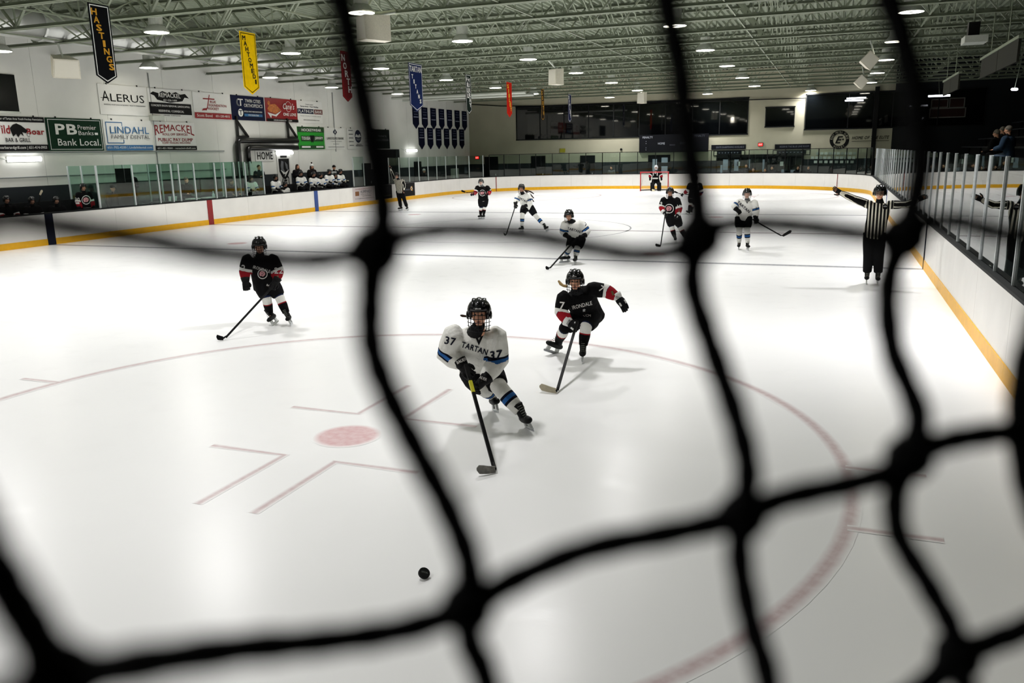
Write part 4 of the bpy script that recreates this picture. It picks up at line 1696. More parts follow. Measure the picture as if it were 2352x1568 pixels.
# ================================================================== puck
ax = (CF.cross(Vector((0, 0, 1))).normalized() * .32 + Vector((0, 0, 1)) * .62 - Vector((CF.x, CF.y, 0)).normalized() * .35).normalized()
c = hit(974, 1316, 2, .0125 * ax.z + .0385 * math.sqrt(1 - ax.z ** 2))
t = thing('puck', 'black hockey puck tipping on the ice in the foreground', 'puck', (c.x, c.y, 0))
q = MB()
pr = [(.0125, .034), (.0105, .037), (.008, .0381), (-.008, .0381), (-.0105, .037), (-.0125, .034)]
q.loft([c + ax * a for a, _ in pr], [b for _, b in pr], (1, .2, .1), 28)
q.build('rubber', mat('puck_rubber', '0a0c0b', .45, bump=.2, scale=300), t, smooth=False)
rr = Vector((CR.x, CR.y, CR.z))
rr = (rr - ax * rr.dot(ax)).normalized()
put_text('OFFICIAL', t, mat('puck_print', '6a7068', .6), c + ax * .0125, rr, ax.cross(rr), .045, .012, .0006)

# ================================================================== figures
Z = Vector((0, 0, 1))
SKIN = mat('skin', 'dca283', .55, noise=.06, scale=40)
HELM = mat('helmet_black', '08090a', .22, noise=.02)
HELMW = mat('helmet_white', 'd5d7d8', .3)
CAGE = mat('cage_wire', '1a1c1e', .35, metal=.5)
CAGEL = mat('cage_wire_light', 'a6aaaa', .35, metal=.5)
GLV = mat('glove_black', '070708', .6, spec=.25, bump=.25, scale=60)
GLW = mat('glove_white', 'd0d0cc', .5)
GLR = mat('glove_red', '8e1520', .5)
PNT = mat('pants_black', '050608', .85, spec=.15, bump=.2, scale=18)
SKB = mat('skate_boot', '101211', .4)
SKL = mat('skate_lace', '74786f', .6)
SKH = mat('skate_holder', 'c2c6c4', .4)
SKS = mat('skate_steel', 'b8bcc0', .2, metal=.9)
NECKG = mat('neck_guard', '08080a', .7)
SHAFT = mat('stick_shaft', '050506', .55, spec=.15)
TAPE = mat('stick_tape_black', '0b0b0b', .8)
TAPEB = mat('stick_tape_beige', 'a8a089', .8, bump=.3, scale=60)
TAPEG = mat('stick_tape_grey', '6f6e68', .8, noise=.5, scale=25, bump=.3)
BLONDE = mat('hair_blonde', 'a88a52', .6, bump=.5, scale=80, stretch=(1, 1, 8))
BROWN = mat('hair_brown', '2c1a10', .5, bump=.5, scale=80)
GREYH = mat('hair_grey', '6f675c', .6)
EYE = mat('eye_dark', '140d0a', .3)
LIP = mat('lip', '8d4a40', .5)


def banded(name, base, bands, attr='band', rough=.85, hem=None, stripes=None):
    """cloth whose woven bands follow the stored 'band' coordinate along sleeve or sock"""
    m = bpy.data.materials.new(name)
    m.use_nodes = True
    nt = m.node_tree
    b = nt.nodes['Principled BSDF']
    b.inputs['Roughness'].default_value = rough
    b.inputs['Specular IOR Level'].default_value = .12

    def ramp(attr, base, bands):
        at = nt.nodes.new('ShaderNodeAttribute')
        at.attribute_name = attr
        rp = nt.nodes.new('ShaderNodeValToRGB')
        cr = rp.color_ramp
        cr.interpolation = 'CONSTANT'
        cr.elements[0].position = 0
        cr.elements[0].color = (*lin(base), 1)
        cr.elements.remove(cr.elements[1])
        for a, c in bands:
            e = cr.elements.new(a)
            e.color = (*lin(c), 1)
        nt.links.new(at.outputs['Fac'], rp.inputs[0])
        return rp.outputs[0]

    out = ramp('band', base, bands)
    if bands:
        at = nt.nodes.new('ShaderNodeAttribute')
        at.attribute_name = 'armw'
        gt = nt.nodes.new('ShaderNodeMath')
        gt.operation = 'GREATER_THAN'
        gt.inputs[1].default_value = .5
        nt.links.new(at.outputs['Fac'], gt.inputs[0])
        mx = nt.nodes.new('ShaderNodeMix')
        mx.data_type = 'RGBA'
        nt.links.new(gt.outputs[0], mx.inputs['Factor'])
        mx.inputs['A'].default_value = (*lin(base), 1)
        nt.links.new(out, mx.inputs['B'])
        out = mx.outputs['Result']
    if hem:
        o2 = ramp('hem', hem[0][1], hem[1:])
        at = nt.nodes.new('ShaderNodeAttribute')
        at.attribute_name = 'hem'
        lt = nt.nodes.new('ShaderNodeMath')
        lt.operation = 'LESS_THAN'
        lt.inputs[1].default_value = hem[-1][0]
        nt.links.new(at.outputs['Fac'], lt.inputs[0])
        mx = nt.nodes.new('ShaderNodeMix')
        mx.data_type = 'RGBA'
        nt.links.new(lt.outputs[0], mx.inputs['Factor'])
        nt.links.new(out, mx.inputs['A'])
        nt.links.new(o2, mx.inputs['B'])
        out = mx.outputs['Result']
    if stripes:
        at = nt.nodes.new('ShaderNodeAttribute')
        at.attribute_name = 'lat'
        mm = nt.nodes.new('ShaderNodeMath')
        mm.operation = 'FRACT'
        ml = nt.nodes.new('ShaderNodeMath')
        ml.operation = 'MULTIPLY'
        ml.inputs[1].default_value = 1 / stripes
        nt.links.new(at.outputs['Fac'], ml.inputs[0])
        nt.links.new(ml.outputs[0], mm.inputs[0])
        lt = nt.nodes.new('ShaderNodeMath')
        lt.operation = 'LESS_THAN'
        lt.inputs[1].default_value = .42
        nt.links.new(mm.outputs[0], lt.inputs[0])
        mx = nt.nodes.new('ShaderNodeMix')
        mx.data_type = 'RGBA'
        nt.links.new(lt.outputs[0], mx.inputs['Factor'])
        mx.inputs['A'].default_value = (*lin('0a0a0a'), 1)
        mx.inputs['B'].default_value = (*lin('d8d4c4'), 1)
        out = mx.outputs['Result']
    tc = nt.nodes.new('ShaderNodeTexCoord')
    nz = nt.nodes.new('ShaderNodeTexNoise')
    nz.inputs['Scale'].default_value = 7
    nz.inputs['Detail'].default_value = 3
    nz.inputs['Distortion'].default_value = 1.2
    nt.links.new(tc.outputs['Object'], nz.inputs['Vector'])
    bp = nt.nodes.new('ShaderNodeBump')
    bp.inputs['Strength'].default_value = .55
    bp.inputs['Distance'].default_value = .04
    nt.links.new(nz.outputs['Fac'], bp.inputs['Height'])
    nt.links.new(bp.outputs[0], b.inputs['Normal'])
    nt.links.new(out, b.inputs['Base Color'])
    MATS[name] = m
    return m


WH, NV, BL, BK, RD = 'dcdcd6', '090d1c', '2b5c98', '050506', '8e1520'
JH = banded('home_jersey', WH, [(.41, NV), (.45, BL), (.52, NV), (.56, WH)], hem=[(0, NV), (.04, BL), (.08, NV), (.11, WH)])
JA = banded('away_jersey', BK, [(.45, WH), (.60, '16184a'), (.62, RD)], hem=[(0, RD), (.07, WH), (.10, BK)])
JR = banded('referee_jersey', BK, [], stripes=.062)
SH_ = banded('home_sock', WH, [(.50, NV), (.56, BL), (.66, NV), (.72, WH)])
SA_ = banded('away_sock', BK, [(.22, '16203c'), (.26, WH), (.52, RD), (.57, BK)])
SG_ = banded('dark_sock', BK, [])


def jacket(c):
    return banded('jacket_' + c, c, [])


PENDING = []       # (object, segments, decals)


def defer(o, vox, segs, smooth=3, decals=()):
    m = o.modifiers.new('remesh', 'REMESH')
    m.mode = 'VOXEL'
    m.voxel_size = vox
    m.use_smooth_shade = True
    s = o.modifiers.new('smooth', 'SMOOTH')
    s.factor = .5
    s.iterations = smooth
    PENDING.append((o, segs, list(decals)))


def head_frame(F, U=None):
    F = Vector(F).normalized()
    U = Vector(U) if U is not None else Z
    L = F.cross(U).normalized()
    U = L.cross(F).normalized()
    return L, F, U          # lateral (to the figure's right), forward, up


def add_head(mb, C, fr, k=1.0):
    L, F, U = fr
    mb.ball(C + U * .02 * k, (.076 * k, .097 * k, .108 * k), (L, F, U), 16)
    mb.cap_loft([C + F * .035 * k - U * .02 * k, C + F * .045 * k - U * .085 * k], [(.058 * k, .05 * k), (.034 * k, .034 * k)], L, 12)     # jaw
    mb.cap_loft([C + F * .092 * k + U * .02 * k, C + F * .115 * k - U * .022 * k], [.010 * k, .015 * k], L, 8)                      # nose
    mb.ball(C + F * .088 * k + U * .038 * k, (.055 * k, .014 * k, .012 * k), (L, F, U), 8)                                       # brow
    mb.ball(C + F * .088 * k - U * .055 * k, (.022 * k, .012 * k, .008 * k), (L, F, U), 8)                                       # lips
    for s in (-1, 1):
        mb.ball(C + L * (s * .078 * k) + U * .0, (.012 * k, .022 * k, .032 * k), (L, F, U), 8)                                  # ears
        mb.ball(C + F * .07 * k + L * (s * .04 * k) - U * .025 * k, .026 * k, None, 8)                                          # cheeks


def face_parts(C, fr, t, k=1.0):
    L, F, U = fr
    for s in (-1, 1):
        q = MB()
        q.ball(C + F * .091 * k + L * (s * .031 * k) + U * .014 * k, (.012 * k, .010 * k, .007 * k), (L, F, U), 8)
        q.build('eye', EYE, t, True)
        q = MB()
        q.ball(C + F * .097 * k + L * (s * .033 * k) + U * .042 * k, (.020 * k, .006 * k, .005 * k), (L, F, U), 8)
        q.build('eyebrow', BROWN, t, True)
    q = MB()
    q.ball(C + F * .098 * k - U * .055 * k, (.022 * k, .006 * k, .006 * k), (L, F, U), 8)
    q.build('mouth', LIP, t, True)


def helmet(C, fr, t, m=HELM, k=1.0, cage=CAGE, visor=False, wire=.0032):
    L, F, U = fr
    c = C + U * .035 * k
    ax, ay, az = .108 * k, .132 * k, .118 * k
    n, rws = 24, 8
    vs, fs = [], []
    for i in range(rws + 1):
        for j in range(n):
            a = 2 * PI * j / n                # 0 = front
            low = math.radians(8 if abs(((a + PI) % (2 * PI)) - PI) < 1.0 else (-38 if abs(((a + PI) % (2 * PI)) - PI) < 2.1 else -48))
            el = PI / 2 - (PI / 2 - low) * (i + .4) / (rws + .4)
            rr = 1 + .025 * math.cos(4 * a) * math.cos(el)
            vs.append(c + F * (ay * rr * math.cos(el) * math.cos(a)) + L * (ax * rr * math.cos(el) * math.sin(a)) + U * (az * math.sin(el)))
    vs.append(c + U * az)
    for i in range(rws):
        for j in range(n):
            fs.append((i * n + j, (i + 1) * n + j, (i + 1) * n + (j + 1) % n, i * n + (j + 1) % n))
    for j in range(n):
        fs.append((len(vs) - 1, j, (j + 1) % n))
    q = MB()
    q.add(vs, fs)
    h = q.build('helmet', m, t, True)
    sm_ = h.modifiers.new('thick', 'SOLIDIFY')
    sm_.thickness = .010 * k
    sm_.offset = -1
    # raised shell ridges
    for s in (-.45, 0, .45):
        q = MB()
        pts = []
        for i in range(7):
            el = math.radians(30 + 20 * i)
            pts.append(c + (F * (ay * math.cos(el)) + U * (az * math.sin(el))) * 1.02 * math.cos(s * .8) + L * (ax * math.sin(s)) * 1.0)
        q.loft(pts, [(.015 * k, .004 * k)] * 7, L, 8)
        q.build('shell_ridge', m, h, True)
    for s in (-1, 1):
        q = MB()
        q.ball(c + L * (s * ax * .98) - U * .035 * k + F * .02 * k, (.012 * k, .03 * k, .04 * k), (L, F, U), 10)
        q.build('ear_cover', m, h, True)
    if cage:
        q = MB()

        def cp(a, z):
            f = (z + .05) / .09
            r = .137 * k * (1 - .10 * f * f)
            return C + F * (r * math.cos(a)) + L * (r * .82 * math.sin(a)) + U * (z * k)
        for i in range(-3, 4):
            q.tube([cp(math.radians(i * 19), z) for z in (.045, .01, -.03, -.07, -.11, -.135)], wire, 4)
        for z in (.045, .012, -.022, -.056, -.09, -.135):
            q.tube([cp(math.radians(a), z) for a in range(-70, 71, 20)], wire * (1.5 if z in (.045, -.135) else 1), 4)
        q.build('face_cage', cage, t)
        q = MB()
        q.ball(C + F * .055 * k - U * .112 * k, (.04 * k, .04 * k, .02 * k), (L, F, U), 10)
        q.build('chin_cup', NECKG, t, True)
    if visor:
        q = MB()
        vs, fs = [], []
        for i in range(2):
            for j in range(9):
                a = math.radians(-72 + 18 * j)
                vs.append(C + F * (.128 * k * math.cos(a)) + L * (.105 * k * math.sin(a)) + U * ((.05 if i == 0 else -.03) * k))
        for j in range(8):
            fs.append((j, j + 1, 10 + j, 9 + j))
        q.add(vs, fs)
        q.build('visor', glass_mat('visor_clear', 'b8c0c4'), t, True)
    return h


def glove(t, Wp, Hp, lat, m, acc, k=1.0, grip=True, name='glove'):
    """padded hockey glove: flared cuff, back of hand, four curled fingers and a thumb"""
    d = (Hp - Wp).normalized()
    l = (lat - d * lat.dot(d)).normalized()
    nrm = d.cross(l)
    q = MB()
    q.loft([Wp - d * .05 * k, Wp - d * .015 * k, Wp + d * .02 * k], [(.070 * k, .064 * k), (.062 * k, .056 * k), (.052 * k, .044 * k)], l, 12, True, 1)
    q.cap_loft([Wp + d * .01 * k, Wp + d * .05 * k, Wp + d * .10 * k], [(.050 * k, .040 * k), (.055 * k, .040 * k), (.050 * k, .034 * k)], l, 12, 0)
    for i in range(4):
        o = (-.039 + .026 * i) * k
        ln = (.050, .056, .054, .044)[i] * k
        a = Wp + d * .105 * k + l * o + nrm * .010 * k
        if grip:
            b = a + (d * .55 - nrm * .55) * ln
            c = b + (-nrm * .9 - d * .35) * ln * .8
        else:
            b = a + (d * .92 - nrm * .25) * ln
            c = b + (d * .8 - nrm * .5) * ln * .8
        q.cap_loft([a, b], [.0165 * k, .0155 * k], l, 8, 0)
        q.cap_loft([b, c], [.0155 * k, .013 * k], l, 8, 0)
        q.cap_loft([a - d * .03 * k + nrm * .018 * k, a + d * .005 * k + nrm * .014 * k], [.012 * k, .012 * k], l, 6, 1 if i in (0, 3) else 0)
    s = 1
    a = Wp + d * .035 * k + l * (.045 * s * k) - nrm * .01 * k
    b = a + (l * s * .4 + d * .7 - nrm * .35) * .04 * k
    c = b + (d * .7 - nrm * .6 - l * s * .2) * .036 * k
    q.cap_loft([a, b], [.019 * k, .017 * k], l, 8, 0)
    q.cap_loft([b, c], [.017 * k, .013 * k], l, 8, 0)
    return q.build(name, [m, acc], t, True)


def bare_hand(mb, Wp, Hp, lat, k=1.0):
    d = (Hp - Wp).normalized()
    l = (lat - d * lat.dot(d)).normalized()
    nrm = d.cross(l)
    mb.cap_loft([Wp, Wp + d * .085 * k], [(.034 * k, .02 * k), (.042 * k, .016 * k)], l, 10)
    for i in range(4):
        o = (-.030 + .020 * i) * k
        a = Wp + d * .085 * k + l * o
        ln = (.068, .08, .076, .058)[i] * k
        b = a + (d * .95 - nrm * .2) * ln * .55
        c = b + (d * .85 - nrm * .5) * ln * .45
        mb.cap_loft([a, b, c], [.0095 * k, .009 * k, .0075 * k], l, 6)
    a = Wp + d * .025 * k + l * .034 * k
    mb.cap_loft([a, a + (d * .6 + l * .6) * .04 * k, a + (d * .9 + l * .5) * .07 * k], [.012 * k, .011 * k, .009 * k], l, 6)


def skate(t, A, fd, up, k=1.0):
    """A = ankle joint; blade bottom lies .165*k below along up"""
    fd = (fd - up * fd.dot(up)).normalized()
    l = fd.cross(up).normalized()
    q = MB()
    base = A - up * .07 * k
    q.cap_loft([base - fd * .085 * k, base - fd * .03 * k, base + fd * .06 * k, base + fd * .13 * k, base + fd * .165 * k],
               [(.036 * k, .036 * k), (.042 * k, .042 * k), (.045 * k, .038 * k), (.045 * k, .034 * k), (.038 * k, .030 * k)], l, 12, 0, .7)
    q.cap_loft([base - fd * .03 * k, A - fd * .005 * k + up * .02 * k, A + up * .09 * k - fd * .005 * k], [(.04 * k, .058 * k), (.046 * k, .056 * k), (.053 * k, .060 * k)], l, 12, 0, .3)
    b = q.build('skate_boot', SKB, t, True)
    q = MB()
    for i in range(6):
        f = i / 5
        c = (base + fd * .115 * k + up * .035 * k).lerp(A + fd * .054 * k + up * .075 * k, f)
        q.bar(c - l * .022 * k, c + l * .022 * k, .006 * k, .006 * k)
    q.build('laces', SKL, b)
    q = MB()
    s0 = base - up * .036 * k
    q.bar(s0 - fd * .10 * k - up * .052 * k, s0 + fd * .16 * k - up * .052 * k, .022 * k, .012 * k)
    q.bar(s0 - fd * .05 * k, s0 - fd * .06 * k - up * .052 * k, .024 * k, .06 * k, ref=fd)
    q.bar(s0 + fd * .11 * k, s0 + fd * .12 * k - up * .052 * k, .024 * k, .06 * k, ref=fd)
    q.build('blade_holder', SKH, b)
    q = MB()
    e = s0 - up * .057 * k
    P = [(-.125, .0), (.185, .0), (.178, -.022), (.165, -.028), (-.105, -.028), (-.122, -.016)]
    vs = []
    for s in (-1, 1):
        vs += [e + fd * (x * k) + up * (y * 1.0 * k) * (.058 / .056 / 2 + .5) + l * (s * .002) for x, y in P]
    q.add(vs, [tuple(range(6)), tuple(range(11, 5, -1))] + [(i, 6 + i, 6 + (i + 1) % 6, (i + 1) % 6) for i in range(6)])
    q.build('blade', SKS, b)


SKATE_H = .07 + .036 + .057 + .028     # ankle above the ice


def stick(label, top, heel, toe, tape=TAPE, grip=TAPE, roll=None, k=1.0, mark=None):
    top, heel, toe = Vector(top), Vector(heel), Vector(toe)
    t = thing('hockey_stick', label, 'hockey stick', tuple(heel), 'hockey sticks')
    d = (top - heel).normalized()
    ref = (toe - heel).normalized()
    q = MB()
    q.bar(heel + d * .06, top, .021 * k, .030 * k, ref=ref)
    q.build('shaft', SHAFT, t)
    q = MB()
    q.bar(top - d * .16, top + d * .008, .025 * k, .034 * k, ref=ref)
    q.build('grip_tape', grip, t)
    if mark:
        q = MB()
        q.bar(top - d * .34, top - d * .20, .0225 * k, .0315 * k, ref=ref)
        q.build('shaft_mark', mark, t)
    # blade: tapering plate from heel to toe, slightly curved, standing on edge
    L = (toe - heel)
    n = L.cross(Z).normalized()
    up = n.cross(L.normalized())
    if up.z < 0:
        up = -up
    if roll:
        up = (up + Vector(roll)).normalized()
        n = L.normalized().cross(up)
    vs, fs = [], []
    K = 8
    for i in range(K + 1):
        f = i / K
        p = heel + L * f + n * (.02 * f * f) + up * (.018 * f * f)
        h = (.058 + .020 * min(1, f * 1.5)) * k * (1 if f < .88 else math.sqrt(max(.06, 1 - ((f - .88) / .125) ** 2)))
        off = (.078 * k - h) * .5 if f >= .88 else 0
        for s in (-1, 1):
            vs += [p + n * (s * .006 * k) + up * (off + .001), p + n * (s * .006 * k) + up * (h + off)]
    for i in range(K):
        a, b = i * 4, i * 4 + 4
        fs += [(a, b, b + 1, a + 1), (a + 2, a + 3, b + 3, b + 2), (a + 1, b + 1, b + 3, a + 3), (a, a + 2, b + 2, b)]
    fs += [(0, 1, 3, 2), (K * 4, K * 4 + 2, K * 4 + 3, K * 4 + 1)]
    q = MB()
    q.add(vs, fs)
    q.build('blade', tape, t)
    q = MB()
    q.cap_loft([heel + up * .03, heel + d * .10], [(.012, .020), (.011, .016)], ref, 8)
    q.build('hosel', SHAFT, t, True)
    return t


def figure(name, label, J, o):
    """J: joints (world). o: outfit options. Parts: body, jersey, pants, socks, skates, gloves, helmet ..."""
    k = o.get('k', 1.0)
    vox = o.get('vox', .02)
    base = o['ground']
    t = thing('person', label, 'person', tuple(base), o.get('group'))
    J = {a: Vector(b) for a, b in J.items()}
    msh = (J['shA'] + J['shB']) / 2
    lat = (J['shB'] - J['shA']).normalized()
    hl = Vector((lat.x, lat.y, 0)).normalized()
    hl = (hl * .6 + o.get('hiplat', hl) * .4).normalized()
    pel = J['pel']
    hips = {'A': J.get('hipA', pel - hl * .10 * k - Z * .03), 'B': J.get('hipB', pel + hl * .10 * k - Z * .03)}
    sp = (msh - pel).normalized()
    ff = o['face']
    fr = head_frame(ff, o.get('head_up'))
    bodyF = lat.cross(sp)
    # ---------------- body
    b = MB()
    add_head(b, J['head'], fr, k)
    b.cap_loft([J['neck'] - sp * .05, J['head'] - fr[2] * .05 * k - fr[1] * .015], [.055 * k, .05 * k], lat, 10)
    b.cap_loft([pel - sp * .06 * k, pel.lerp(msh, .45), pel.lerp(msh, .85), msh + sp * .01], [(.145 * k, .10 * k), (.125 * k, .09 * k), (.155 * k, .10 * k), (.11 * k, .07 * k)], [hl, lat, lat, lat], 12)
    for s in 'AB':
        b.cap_loft([J['sh' + s].lerp(msh, .15), J['el' + s], J['wr' + s]], [.052 * k, .042 * k, .032 * k], lat, 8)
        if o.get('legs', True):
            b.cap_loft([hips[s], J['kn' + s], J['an' + s]], [.078 * k, .052 * k, .036 * k], hl, 8)
            f_ = Vector(o['fd' + s] if 'fd' + s in o else ff).normalized()
            u_ = Vector(o.get('up' + s, Z)).normalized()
            b.cap_loft([J['an' + s] - u_ * .04, J['an' + s] - u_ * .065 + f_ * .08 * k], [.024, .02], hl, 8)
        if o.get('thinglove'):
            q = MB()
            bare_hand(q, J['wr' + s] - (J['ha' + s] - J['wr' + s]).normalized() * .02, J['ha' + s], o.get('handlat' + s, Z), k * 1.25)
            q.build('glove', GLV, t, True)
        if not o.get('gloves'):
            bare_hand(b, J['wr' + s], J['ha' + s], o.get('handlat' + s, Z), k)
        else:
            b.cap_loft([J['wr' + s], J['wr' + s] + (J['ha' + s] - J['wr' + s]).normalized() * .09 * k], [(.03 * k, .02 * k), (.03 * k, .018 * k)], lat, 8)
    bo = b.build('body', SKIN, t, True)
    defer(bo, min(vox, .016), None, 2)
    if o.get('facedet', True):
        face_parts(J['head'], fr, t, k)
    # ---------------- jersey / jacket
    j = MB()
    w = o.get('bulk', 1.0) * k
    hem = pel - sp * .10 * k * o.get('hemlen', 1)
    j.cap_loft([hem, pel + sp * .03, pel.lerp(msh, .45), pel.lerp(msh, .80), msh - sp * .01, msh + sp * .035 * k], [(.215 * w, .150 * w), (.205 * w, .145 * w), (.200 * w, .140 * w), (.215 * w, .145 * w), (.180 * w, .115 * w), (.09 * w, .085 * w)], [hl, hl, lat, lat, lat, lat], 16, 0, .12)
    segs = {'torso': (hem, msh, lat, .2 * w)}
    arm = {}
    ar = o.get('armr', (.098, .088, .066))
    for s in 'AB':
        S0, E0, W0 = J['sh' + s], J['el' + s], J['wr' + s]
        cuff = W0 - (W0 - E0).normalized() * (.035 * k if o.get('gloves') else -.01)
        st = S0.lerp(msh, .22)
        j.cap_loft([st, S0 + (E0 - S0) * .12, S0.lerp(E0, .55), E0, E0.lerp(cuff, .5), cuff],
                   [ar[0] * w * .95, ar[0] * w * 1.05, ar[0] * w, ar[1] * w * 1.04, ar[1] * w * .96, ar[2] * w], lat, 12, 0, .35)
        arm[s] = (S0, E0, cuff, ar[0] * w)
    segs['arms'] = arm
    segs['upper_only'] = o['jersey'] is JH
    segs['len'] = ((msh - hem).length)
    jo = j.build('jersey' if o.get('sport', True) else 'jacket', o['jersey'], t, True)
    defer(jo, vox * (.8 if vox < .016 else 1), segs, 7 if vox < .018 else 3, o.get('decals', ()))
    # ---------------- collar / neck guard
    q = MB()
    top_ = J['head'] - fr[2] * .095 * k + fr[1] * .012
    q.loft([msh + sp * .01, (msh + sp * .03).lerp(top_, .5), top_], [(.084 * k, .080 * k), (.064 * k, .064 * k), (.054 * k, .062 * k)], lat, 14)
    q.build('neck_guard' if o.get('sport', True) else 'collar', o.get('collar', NECKG), t, True)
    # ---------------- pants
    if o.get('legs', True):
        p = MB()
        lng = o.get('longpants')
        p.cap_loft([pel - Z * .10 * k, pel + sp * .12 * k], [(.175 * w, .135 * w), (.18 * w, .13 * w)], hl, 14)
        for s in 'AB':
            if lng:
                p.cap_loft([hips[s] + Z * .02, hips[s].lerp(J['kn' + s], .5), J['kn' + s], J['kn' + s].lerp(J['an' + s], .5), J['an' + s] + (J['kn' + s] - J['an' + s]).normalized() * .04], [.110 * w, .108 * w, .096 * w, .092 * w, .088 * w], hl, 12, 0, .2)
            else:
                e = hips[s].lerp(J['kn' + s], .86)
                p.cap_loft([hips[s] + Z * .02, hips[s].lerp(J['kn' + s], .45), e], [.128 * w, .128 * w, .108 * w], hl, 12, 0, .15)
        po = p.build('pants', o.get('pants', PNT), t, True)
        defer(po, vox, None, 3)
        for s in 'AB':
            if not lng and o.get('sock'):
                K_, A_ = J['kn' + s], J['an' + s]
                th = (hips[s] - K_).normalized()
                sd = (A_ - K_).normalized()
                fw = (-(sd) - th)
                fw = -(th + (-sd)).normalized() if (th - (-sd)).length > .01 and (th + (-sd)).length > .05 else Vector(o['fd' + s])
                pts = [K_ + th * .10 * k, K_, K_.lerp(A_, .22), K_.lerp(A_, .5), K_.lerp(A_, .8), A_ + (K_ - A_).normalized() * .02]
                rad = [.080, .079, .074, .074, .062, .057]
                q = MB()
                N = 14
                # resample for smooth bands
                P2, R2, B2 = [], [], []
                tot = 24
                cum = [0]
                for a_, b_ in zip(pts, pts[1:]):
                    cum.append(cum[-1] + (b_ - a_).length)
                for i in range(tot + 1):
                    s_ = cum[-1] * i / tot
                    jx = max(x for x in range(len(cum) - 1) if cum[x] <= s_ + 1e-9)
                    f_ = (s_ - cum[jx]) / max(1e-6, cum[jx + 1] - cum[jx])
                    P2.append(pts[jx].lerp(pts[jx + 1], f_))
                    R2.append((rad[jx] + (rad[jx + 1] - rad[jx]) * f_) * k * o.get('sockr', 1))
                    B2 += [i / tot] * N
                q.loft(P2, R2, hl, N)
                so = q.build('sock', o['sock'], t, True)
                at = so.data.attributes.new('band', 'FLOAT', 'POINT')
                at.data.foreach_set('value', B2)
                at = so.data.attributes.new('armw', 'FLOAT', 'POINT')
                at.data.foreach_set('value', [1.0] * len(B2))
            if o.get('skates', True):
                up = (J['an' + s] * 0 + Z * .75 + (J['kn' + s] - J['an' + s]).normalized() * .25).normalized() if not o.get('up' + s) else Vector(o['up' + s]).normalized()
                skate(t, J['an' + s], Vector(o['fd' + s]).normalized(), up, k)
            elif o.get('shoes', True):
                q = MB()
                f_ = Vector(o['fd' + s] if 'fd' + s in o else ff).normalized()
                f_ = Vector((f_.x, f_.y, 0)).normalized()
                c_ = J['an' + s] - Z * .05
                q.cap_loft([c_ - f_ * .06, c_ + f_ * .06, c_ + f_ * .15], [(.04, .04), (.045, .04), (.04, .028)], f_.cross(Z), 10)
                q.build('shoe', SKB, t, True)
    # ---------------- gloves
    if o.get('gloves'):
        gm, ga = o['gloves']
        for s in 'AB':
            glove(t, J['wr' + s], J['ha' + s], o.get('handlat' + s, Z.cross(ff)), gm, ga, k * 1.05, o.get('grip' + s, True))
    # ---------------- headgear
    hm_ = o.get('helmet')
    if hm_ == 'cage':
        helmet(J['head'], fr, t, o.get('helmcol', HELM), k * 1.04, o.get('cagecol', CAGE), wire=o.get('wire', .0032))
    elif hm_ == 'visor':
        helmet(J['head'], fr, t, HELM, k * 1.04, None, True)
    elif hm_ == 'goalie':
        h = helmet(J['head'], fr, t, HELMW, k * 1.1, CAGEL, wire=.004)
        q = MB()
        q.ball(J['head'] + fr[1] * .03 - fr[2] * .09, (.085, .095, .06), fr, 12)
        q.build('mask_chin', HELMW, t, True)
    elif hm_ == 'cap':
        q = MB()
        c = J['head'] + fr[2] * .04
        q.ball(c + fr[2] * .02, (.088, .105, .09), fr, 14)
        q.cap_loft([c + fr[1] * .09 + fr[2] * .02, c + fr[1] * .16 + fr[2] * .005], [(.07, .008), (.05, .006)], fr[0], 10)
        q.build('cap', o.get('hatcol', BLACK), t, True)
    elif hm_ == 'beanie':
        q = MB()
        c = J['head'] + fr[2] * .05
        q.ball(c + fr[2] * .02, (.09, .108, .10), fr, 14)
        q.loft([c - fr[2] * .005, c + fr[2] * .045], [(.094, .112), (.094, .112)], fr[0], 16)
        hb = q.build('knit_hat', o.get('hatcol', GLW), t, True)
        if o.get('pom'):
            q = MB()
            q.ball(c + fr[2] * .15, .045, None, 10)
            q.build('pompom', BROWN, hb, True)
    hr = o.get('hair')
    if hr == 'short':
        q = MB()
        c = J['head'] + fr[2] * .045 - fr[1] * .012
        q.ball(c, (.085, .098, .092), fr, 14)
        q.build('hair', o.get('haircol', BROWN), t, True)
    elif hr == 'long':
        q = MB()
        c = J['head']
        q.ball(c + fr[2] * .045 - fr[1] * .012, (.086, .10, .09), fr, 14)
        for s in (-1, 1):
            q.cap_loft([c + fr[0] * (s * .075) + fr[2] * .03, c + fr[0] * (s * .09) - fr[2] * .10 - fr[1] * .01, c + fr[0] * (s * .10) - fr[2] * .30 + fr[1] * .06], [(.03, .05), (.035, .05), (.025, .03)], fr[0], 8)
        q.cap_loft([c - fr[1] * .06, c - fr[1] * .07 - fr[2] * .28], [(.08, .04), (.07, .03)], fr[0], 8)
        q.build('hair', o.get('haircol', BROWN), t, True)
    if o.get('tail'):
        q = MB()
        for dx in o.get('strands', (0,)):
            P_ = [Vector(p) + Z * dx * i_ for i_, p in enumerate(o['tail'])]
            q.cap_loft(P_, [o.get('tailr', .022) * x for x in (1, .9, 1.1, .7, .3)[:len(P_)]], (0, 0, 1), 8)
        q.build('ponytail', o.get('haircol', BROWN), t, True)
    return t


